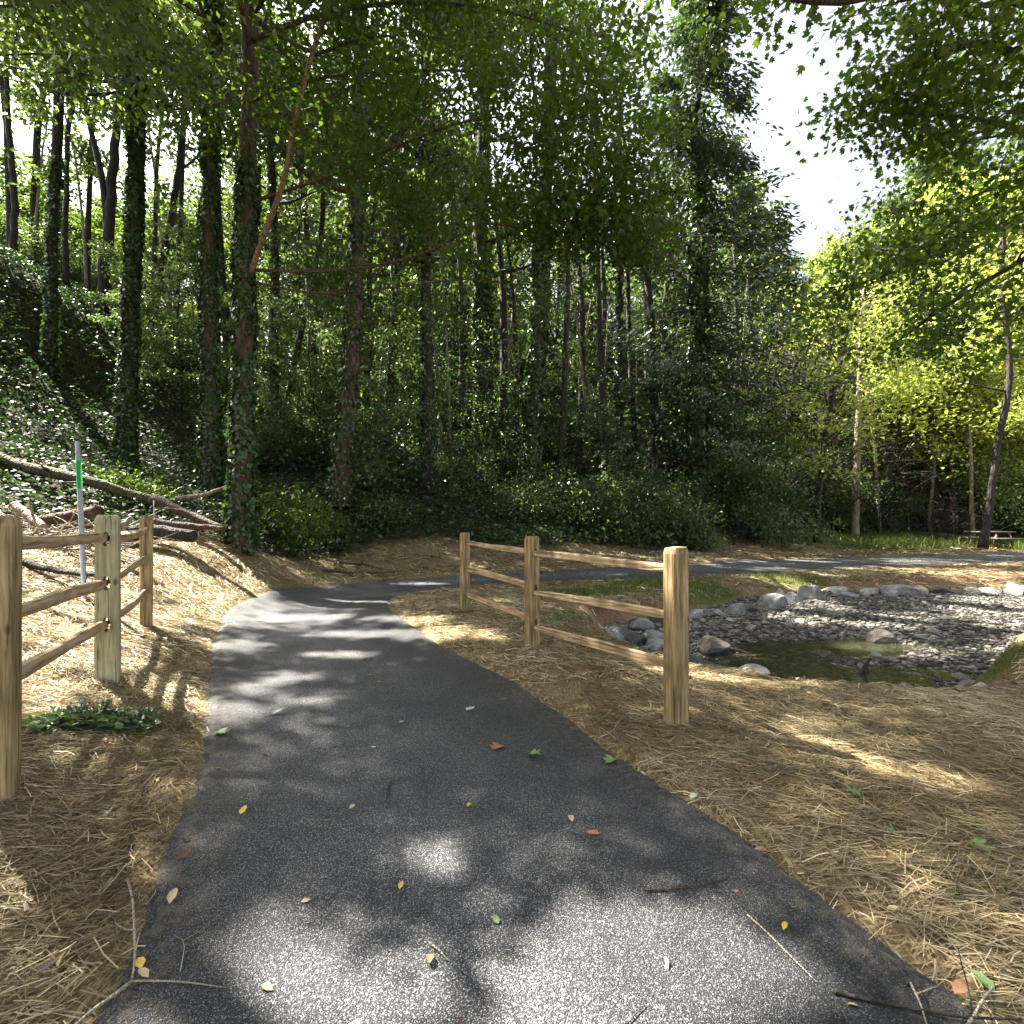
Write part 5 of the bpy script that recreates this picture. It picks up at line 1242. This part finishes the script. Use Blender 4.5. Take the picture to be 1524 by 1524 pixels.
# pale forked twig at the lower left
mb = MB()
for seq, r in (([(190, 1325), (198, 1350), (200, 1400), (201, 1440), (196, 1470)], .005), ([(196, 1470), (170, 1492), (135, 1522), (100, 1545)], .006), ([(196, 1470), (230, 1466), (280, 1464), (330, 1468)], .003),
               ([(168, 1384), (185, 1392), (199, 1400)], .0035), ([(202, 1350), (204, 1335)], .0025)):
    P = curve_pts([g3(*q) for q in seq], len(seq) * 3); mb.tube(P, np.linspace(r, r * .6, len(P)), 6, .1)
tag(link('forked_twig', mb.mesh('twig', M['twig_pale'])), 'pale forked twig on the edge of the asphalt at the lower left', 'twig')
TW = [([(268, 1450), (275, 1415), (272, 1405)], .002, 'twig_pale', 'small pale Y shaped twig beside the big forked twig', [(1, (.3, .5, 0), .09), (1, (-.4, .4, 0), .05)]),
      ([(205, 1225), (195, 1260), (192, 1300), (170, 1345), (168, 1390), (175, 1425)], .004, 'bark_red', 'long brown twig along the left straw edge', None),
      ([(581, 1158), (577, 1172), (575, 1188)], .005, 'twig_dark', 'short black twig in the middle of the path', None),
      ([(638, 1395), (652, 1404), (667, 1421)], .0045, 'twig_pale', 'short grey twig beside a brown leaf near the lower middle', None),
      ([(962, 1325), (1000, 1325), (1040, 1321), (1082, 1313)], .0045, 'twig_dark', 'long thin twig lying across the right half of the path', None),
      ([(1112, 1365), (1140, 1390), (1175, 1425), (1215, 1465)], .003, 'twig_pale', 'pale thin twig running diagonally near the lower right', None),
      ([(1240, 1480), (1300, 1495), (1360, 1508), (1430, 1522), (1520, 1535)], .006, 'bark', 'thick grey twig crossing the lower right corner of the path', [(.6, (.2, .6, .2), .12), (.35, (.3, .5, 0), .1), (.8, (.5, .5, .3), .2)]),
      ([(1355, 1470), (1370, 1500), (1380, 1535)], .004, 'twig_pale', 'pale curved twig beside the thick grey twig in the lower right corner', [(.3, (.7, .1, .1), .12)]),
      ([(1440, 1535), (1462, 1500), (1480, 1470)], .005, 'twig_pale', 'forked pale twig at the straw edge in the lower right corner', [(.5, (.6, -.1, .2), .12)]),
      ([(1330, 1055), (1370, 1052), (1374, 1040)], .005, 'twig_dark', 'thin dark twig on the straw just before the stream lip', None),
      ([(930, 1522), (945, 1505), (960, 1490)], .003, 'twig_dark', 'short dark twig at the bottom edge of the path', None)]
for seq, r, mt, lb, sd_ in TW: stick([g3(*q) for q in seq], r, r * .5, lb, mt, sd_, 'twig', 'twig')

def fallen_leaf(px, py, s, mt, lb, shape='ovate', grp=None):
    c = g3(px, py, .001); tv, tf = SH[shape]; tv = np.array(tv, float); tv[:, 2] = np.abs(tv[:, 1]) * .5 + tv[:, 0] ** 2 * .15
    s *= .8; tv[:, 2] += np.sin(tv[:, 0] * 3 + px) * .09 + .1 * tv[:, 1] ** 2 * (px % 3); tv[:, 2] -= tv[:, 2].min(); a = random.uniform(0, 6.28); V = tv * s; V[:, 0] -= s * .5
    V = np.stack([V[:, 0] * math.cos(a) - V[:, 1] * math.sin(a), V[:, 0] * math.sin(a) + V[:, 1] * math.cos(a), V[:, 2]], -1)
    me = new_mesh('fallen_leaf', V, [np.array(tf)], M[mt], True); bm = bmesh.new(); bm.from_mesh(me)
    st = np.array([[-s * .5, 0, .0], [-s * .9, .0, .004]]); bm.to_mesh(me); bm.free()
    return tag(link('fallen_leaf', me, loc=c), lb, 'leaf', grp)
for a_ in [(362, 1212, .075, 'leaf_yellow', 'yellow leaf on the left half of the path, above the light patch'), (698, 1193, .05, 'leaf_yellow', 'small orange yellow leaf in the middle of the path'),
           (597, 1310, .05, 'leaf_yellow', 'tiny yellow leaf below the small sunlit patch'), (738, 1360, .06, 'leaf_green', 'green leaf at the edge of the big sunlit patch'),
           (882, 1238, .085, 'leaf_brown', 'brown leaf on the right half of the path'), (524, 1195, .06, 'leaf_tan', 'tan leaf left of the middle of the path'),
           (640, 1420, .07, 'leaf_brown', 'brown leaf beside the short grey twig'), (208, 1442, .07, 'leaf_yellow', 'yellow leaf inside the fork of the pale twig'), (213, 1458, .06, 'leaf_tan', 'cream leaf touching the fork of the pale twig'),
           (398, 1463, .06, 'leaf_brown', 'red brown leaf in the lower left sunlit patch'), (797, 1125, .11, 'leaf_green', 'large green maple leaf on the far middle of the path', 'maple'), (907, 1134, .11, 'leaf_green', 'dull green leaf near the right path edge', 'maple'),
           (413, 1058, .10, 'leaf_green', 'green leaf on the left of the path beside bright streaks'), (555, 1105, .05, 'leaf_pale', 'small white leaf on the far left of the path'), (738, 1110, .12, 'leaf_brown', 'brown ragged leaf left of the large green maple leaf', 'maple'),
           (956, 1153, .05, 'leaf_tan', 'small cream leaf by the right path edge'), (158, 1243, .085, 'leaf_pale', 'pale oval leaf on the left straw'), (170, 1232, .05, 'leaf_pale', 'smaller pale leaf touching the oval leaf on the left straw'),
           (330, 1096, .13, 'leaf_green', 'bright green leaf at the left path edge', 'maple'), (1168, 1383, .045, 'leaf_yellow', 'tiny yellow leaf near the lower right twig'), (1132, 1270, .07, 'leaf_brown', 'brown leaf at the right path edge'),
           (1032, 1191, .08, 'leaf_pale', 'whitish leaf on the right edge of the path'), (1463, 1467, .09, 'leaf_green', 'green leaf on the straw in the lower right corner'), (1430, 1480, .09, 'leaf_brown', 'dark red leaf in the lower right corner'),
           (1455, 1236, .10, 'leaf_green', 'green leaf on the right straw, farther of the two at the right edge'), (1460, 1270, .13, 'leaf_green', 'dark green leaf on the right straw, nearer of the two at the right edge', 'maple'), (1268, 1188, .11, 'leaf_green', 'green leaf on the straw below the long sun patch', 'maple'),
           (1240, 1258, .08, 'leaf_green', 'green leaf on the straw near the path edge'), (1330, 1244, .09, 'leaf_green', 'green leaf in the middle of the right straw'), (525, 1520, .07, 'leaf_green', 'green leaf at the bottom edge of the path'),
           (1330, 1357, .06, 'leaf_tan', 'cream leaf on the lower right straw edge'), (455, 1335, .05, 'leaf_tan', 'small curled leaf in the left half of the path'), (257, 1345, .08, 'leaf_tan', 'pale greenish leaf near the left path edge'), (850, 1216, .07, 'leaf_tan', 'narrow cream leaf above the brown leaf on the right'),
           (700, 1052, .12, 'leaf_pale', 'pale crumpled leaf near the far end of the dark asphalt'), (598, 1068, .06, 'leaf_pale', 'small pale leaf near the path middle, far up'), (750, 1040, .08, 'leaf_green', 'small green leaf by the far right path edge')]:
    fallen_leaf(*a_[:5], **({'shape': a_[5]} if len(a_) > 5 else {}))

def litter(name, n_try, xr, yr, fn, size, mat):
    x = rng.uniform(*xr, n_try); y = rng.uniform(*yr, n_try); k = rng.random(n_try) < fn(x, y); x, y = x[k], y[k]; m = len(x)
    dp = poly_sd(x, y, PATH); z = ground(x, y) + np.where(dp < 0, .046, .03)
    P = np.stack([x, y, z], -1); N = nrm(rng.normal(size=P.shape) * .35 + [0, 0, 1.]); D = nrm(rng.normal(size=P.shape) * [1, 1, .15]); N = nrm(N - D * (N * D).sum(-1, keepdims=True))
    return tag(link(name, leaf_mesh(name, P, N, D, size * (.3 + rng.random(m) ** 2 * 1.2), rng.random(m), 'ovate', mat)), kind='stuff')
M['litter'] = leaf_mat('dry_leaf_litter', (.05, .03, .018), (.15, .09, .05), (.36, .27, .15), .15, .6, tcol=(1, 1, 1))
litter('leaf_litter', 9000, (-9, 9), (1.2, 13), lambda x, y: in_view(x, y) * (poly_sd(x, y, BED) > .1) * np.where(poly_sd(x, y, PATH) < 0, .05 + .8 * np.exp(poly_sd(x, y, PATH) / .15), .45), .045, M['litter'])
litter('leaf_litter', 5000, (-7, 20), (11, 24), lambda x, y: in_view(x, y) * (poly_sd(x, y, BED) > .1) * .5, .08, M['litter'])

# broken leafy branch by the nearest left post
mb = MB(); A0 = g3(62, 1142, .03); A1 = g3(150, 1115, .06); A2 = g3(228, 1108, .03); P = curve_pts([A0, A1, A2], 14); mb.tube(P, np.linspace(.004, .008, 14), 5); lv = Leaves()
for q in range(2, 14):
    for s_ in (-1, 1):
        B = branch(P[q], (-.5, s_ * .55, .15), .17, 3, -.2, .15); mb.tube(B, np.linspace(.003, .001, 4), 3)
        lv.add(B[1:], 12, (.035, .035, .010), .048, .55, False, 0, np.tile(nrm(B[-1] - B[0]), (3, 1)), .3)
rt = link('leafy_branch', None, loc=A0); tag(rt, 'broken branch with dark green leaves lying beside the nearest left post', 'branch')
for nm, me in (('stem', mb.mesh('stem', M['twig_dark'])), ('foliage', lv.mesh('foliage', 'ovate', M['shrub']))):
    me.transform(Matrix.Translation(-Vector(A0))); o = link(nm, me, rt)
    if nm == 'foliage': o['kind'] = 'stuff'

# dark squirrel nest hanging in the boughs
me = rock_mesh('nest', .13, .12, .13, 'nest', 5, 3); c = at(816, 352, 9.0)
tag(link('leaf_nest', me, loc=c), 'small dark leaf nest hanging in the middle boughs', 'nest')

# ------------------------------------------------------------------ thin the foliage where the sun comes through to the ground
bpy.context.view_layer.update()
SA = nrm(np.cross(S, [0, 0, 1.])); SB = np.cross(S, SA)
GLOW = [((14.3, 24, 8), 5.5, .95), ((21, 26, 7), 6, .92), ((18, 31, 6), 6, .92), ((26, 29, 6), 6, .9), ((12.7, 27, 5), 4, .8), ((19, 18.5, 8), 4, .6), ((6.3, 20.2, 1.5), 2.5, .85), ((0, 20.5, 3), 3.5, .5), ((5.5, 24, 4), 3, .6), ((-4, 24, 5), 4, .7), ((10.5, 24, 3), 3, .8), ((2, 30, 7), 4, .5), ((-9, 27, 10), 4, .6), ((7, 29, 6), 4, .6), ((16, 38, 16), 9, .6), ((16, 27, 3), 5, .85), ((12, 25, 2.5), 3, .85), ((21, 30, 3), 5, .85), ((-1, 17, 1), 2, .8), ((3.5, 19, 1), 2, .8), ((-7, 13.5, 2), 1.5, .7)]
def beams(P, glow=1.0):
    u = P @ SA; v = P @ SB; n_ = vnoise(u / 1.1, v / 1.1, 5) * .6 + vnoise(u / .45, v / .45, 6) * .4
    g = P - S * ((P[:, 2] - 1) / S[2])[:, None]
    p = np.clip((n_ - .50) * 7, 0, 1) * ((g[:, 1] > 13.5) | (g[:, 0] < -8)) * np.where(g[:, 0] < -8, .55, 1.0)
    for c, r_, q in GLOW:
        d = P - np.array(c); t = d @ S; e = np.linalg.norm(d - t[:, None] * S, axis=1)
        p = np.maximum(p, glow * q * (e < r_ * 1.2) * (t > r_ * .8))
    return p
def thin(o):
    me = o.data; nv = len(me.vertices); nf = len(me.polygons)
    if not nf: return
    co = np.empty(nv * 3, np.float32); me.vertices.foreach_get('co', co); co = co.reshape(-1, 3)
    ls = np.empty(nf, np.int32); me.polygons.foreach_get('loop_start', ls); lt = np.empty(nf, np.int32); me.polygons.foreach_get('loop_total', lt)
    vi = np.empty(len(me.loops), np.int32); me.loops.foreach_get('vertex_index', vi)
    Mw = np.array(o.matrix_world); fc = co[vi[ls]] @ Mw[:3, :3].T + Mw[:3, 3]
    if fc[:, 2].max() < 2: return
    bb = fc.min(0), fc.max(0)
    l = lit_amount(fc); p0 = np.clip((l - .68) * 5, 0, 1); p = np.maximum(p0, beams(fc, 0 if 'conifer' in me.name else 1.0)); h = hash2(vi[ls].astype(np.int64), vi[ls].astype(np.int64) // 7, 3)
    keep = (h >= p) | (p <= 0)
    if keep.all(): return
    if me.users > 1 and 'conifer' in o.parent.name: return
    if me.users > 1 and (~keep).sum() < (.65 if o.parent.name.startswith(('thicket', 'understory', 'sapling')) else .48) * nf:
        if (p0 > .5).sum() < .004 * nf: return
        if o.parent.name.startswith(('thicket', 'understory')): return
    ty = np.empty(nv, np.float32); me.attributes['tint'].data.foreach_get('value', ty)
    Fs = []; used = np.zeros(nv, bool)
    for k in np.unique(lt):
        q = keep & (lt == k); f = vi[ls[q][:, None] + np.arange(k)[None]]; Fs.append(f); used[f] = True
    mp = np.cumsum(used) - 1
    o.data = new_mesh(me.name, co[used], [mp[f] for f in Fs], me.materials[0], False, {'tint': ty[used]})
for o in list(bpy.data.objects):
    if o.type == 'MESH' and o.parent and o.name.split('.')[0] in ('crown', 'foliage') and o.parent.name.split('.')[0] != 'leafy_branch': thin(o)

print('UNIQUE FACES', sum(len(m.polygons) for m in bpy.data.meshes), 'objects', len(bpy.data.objects))
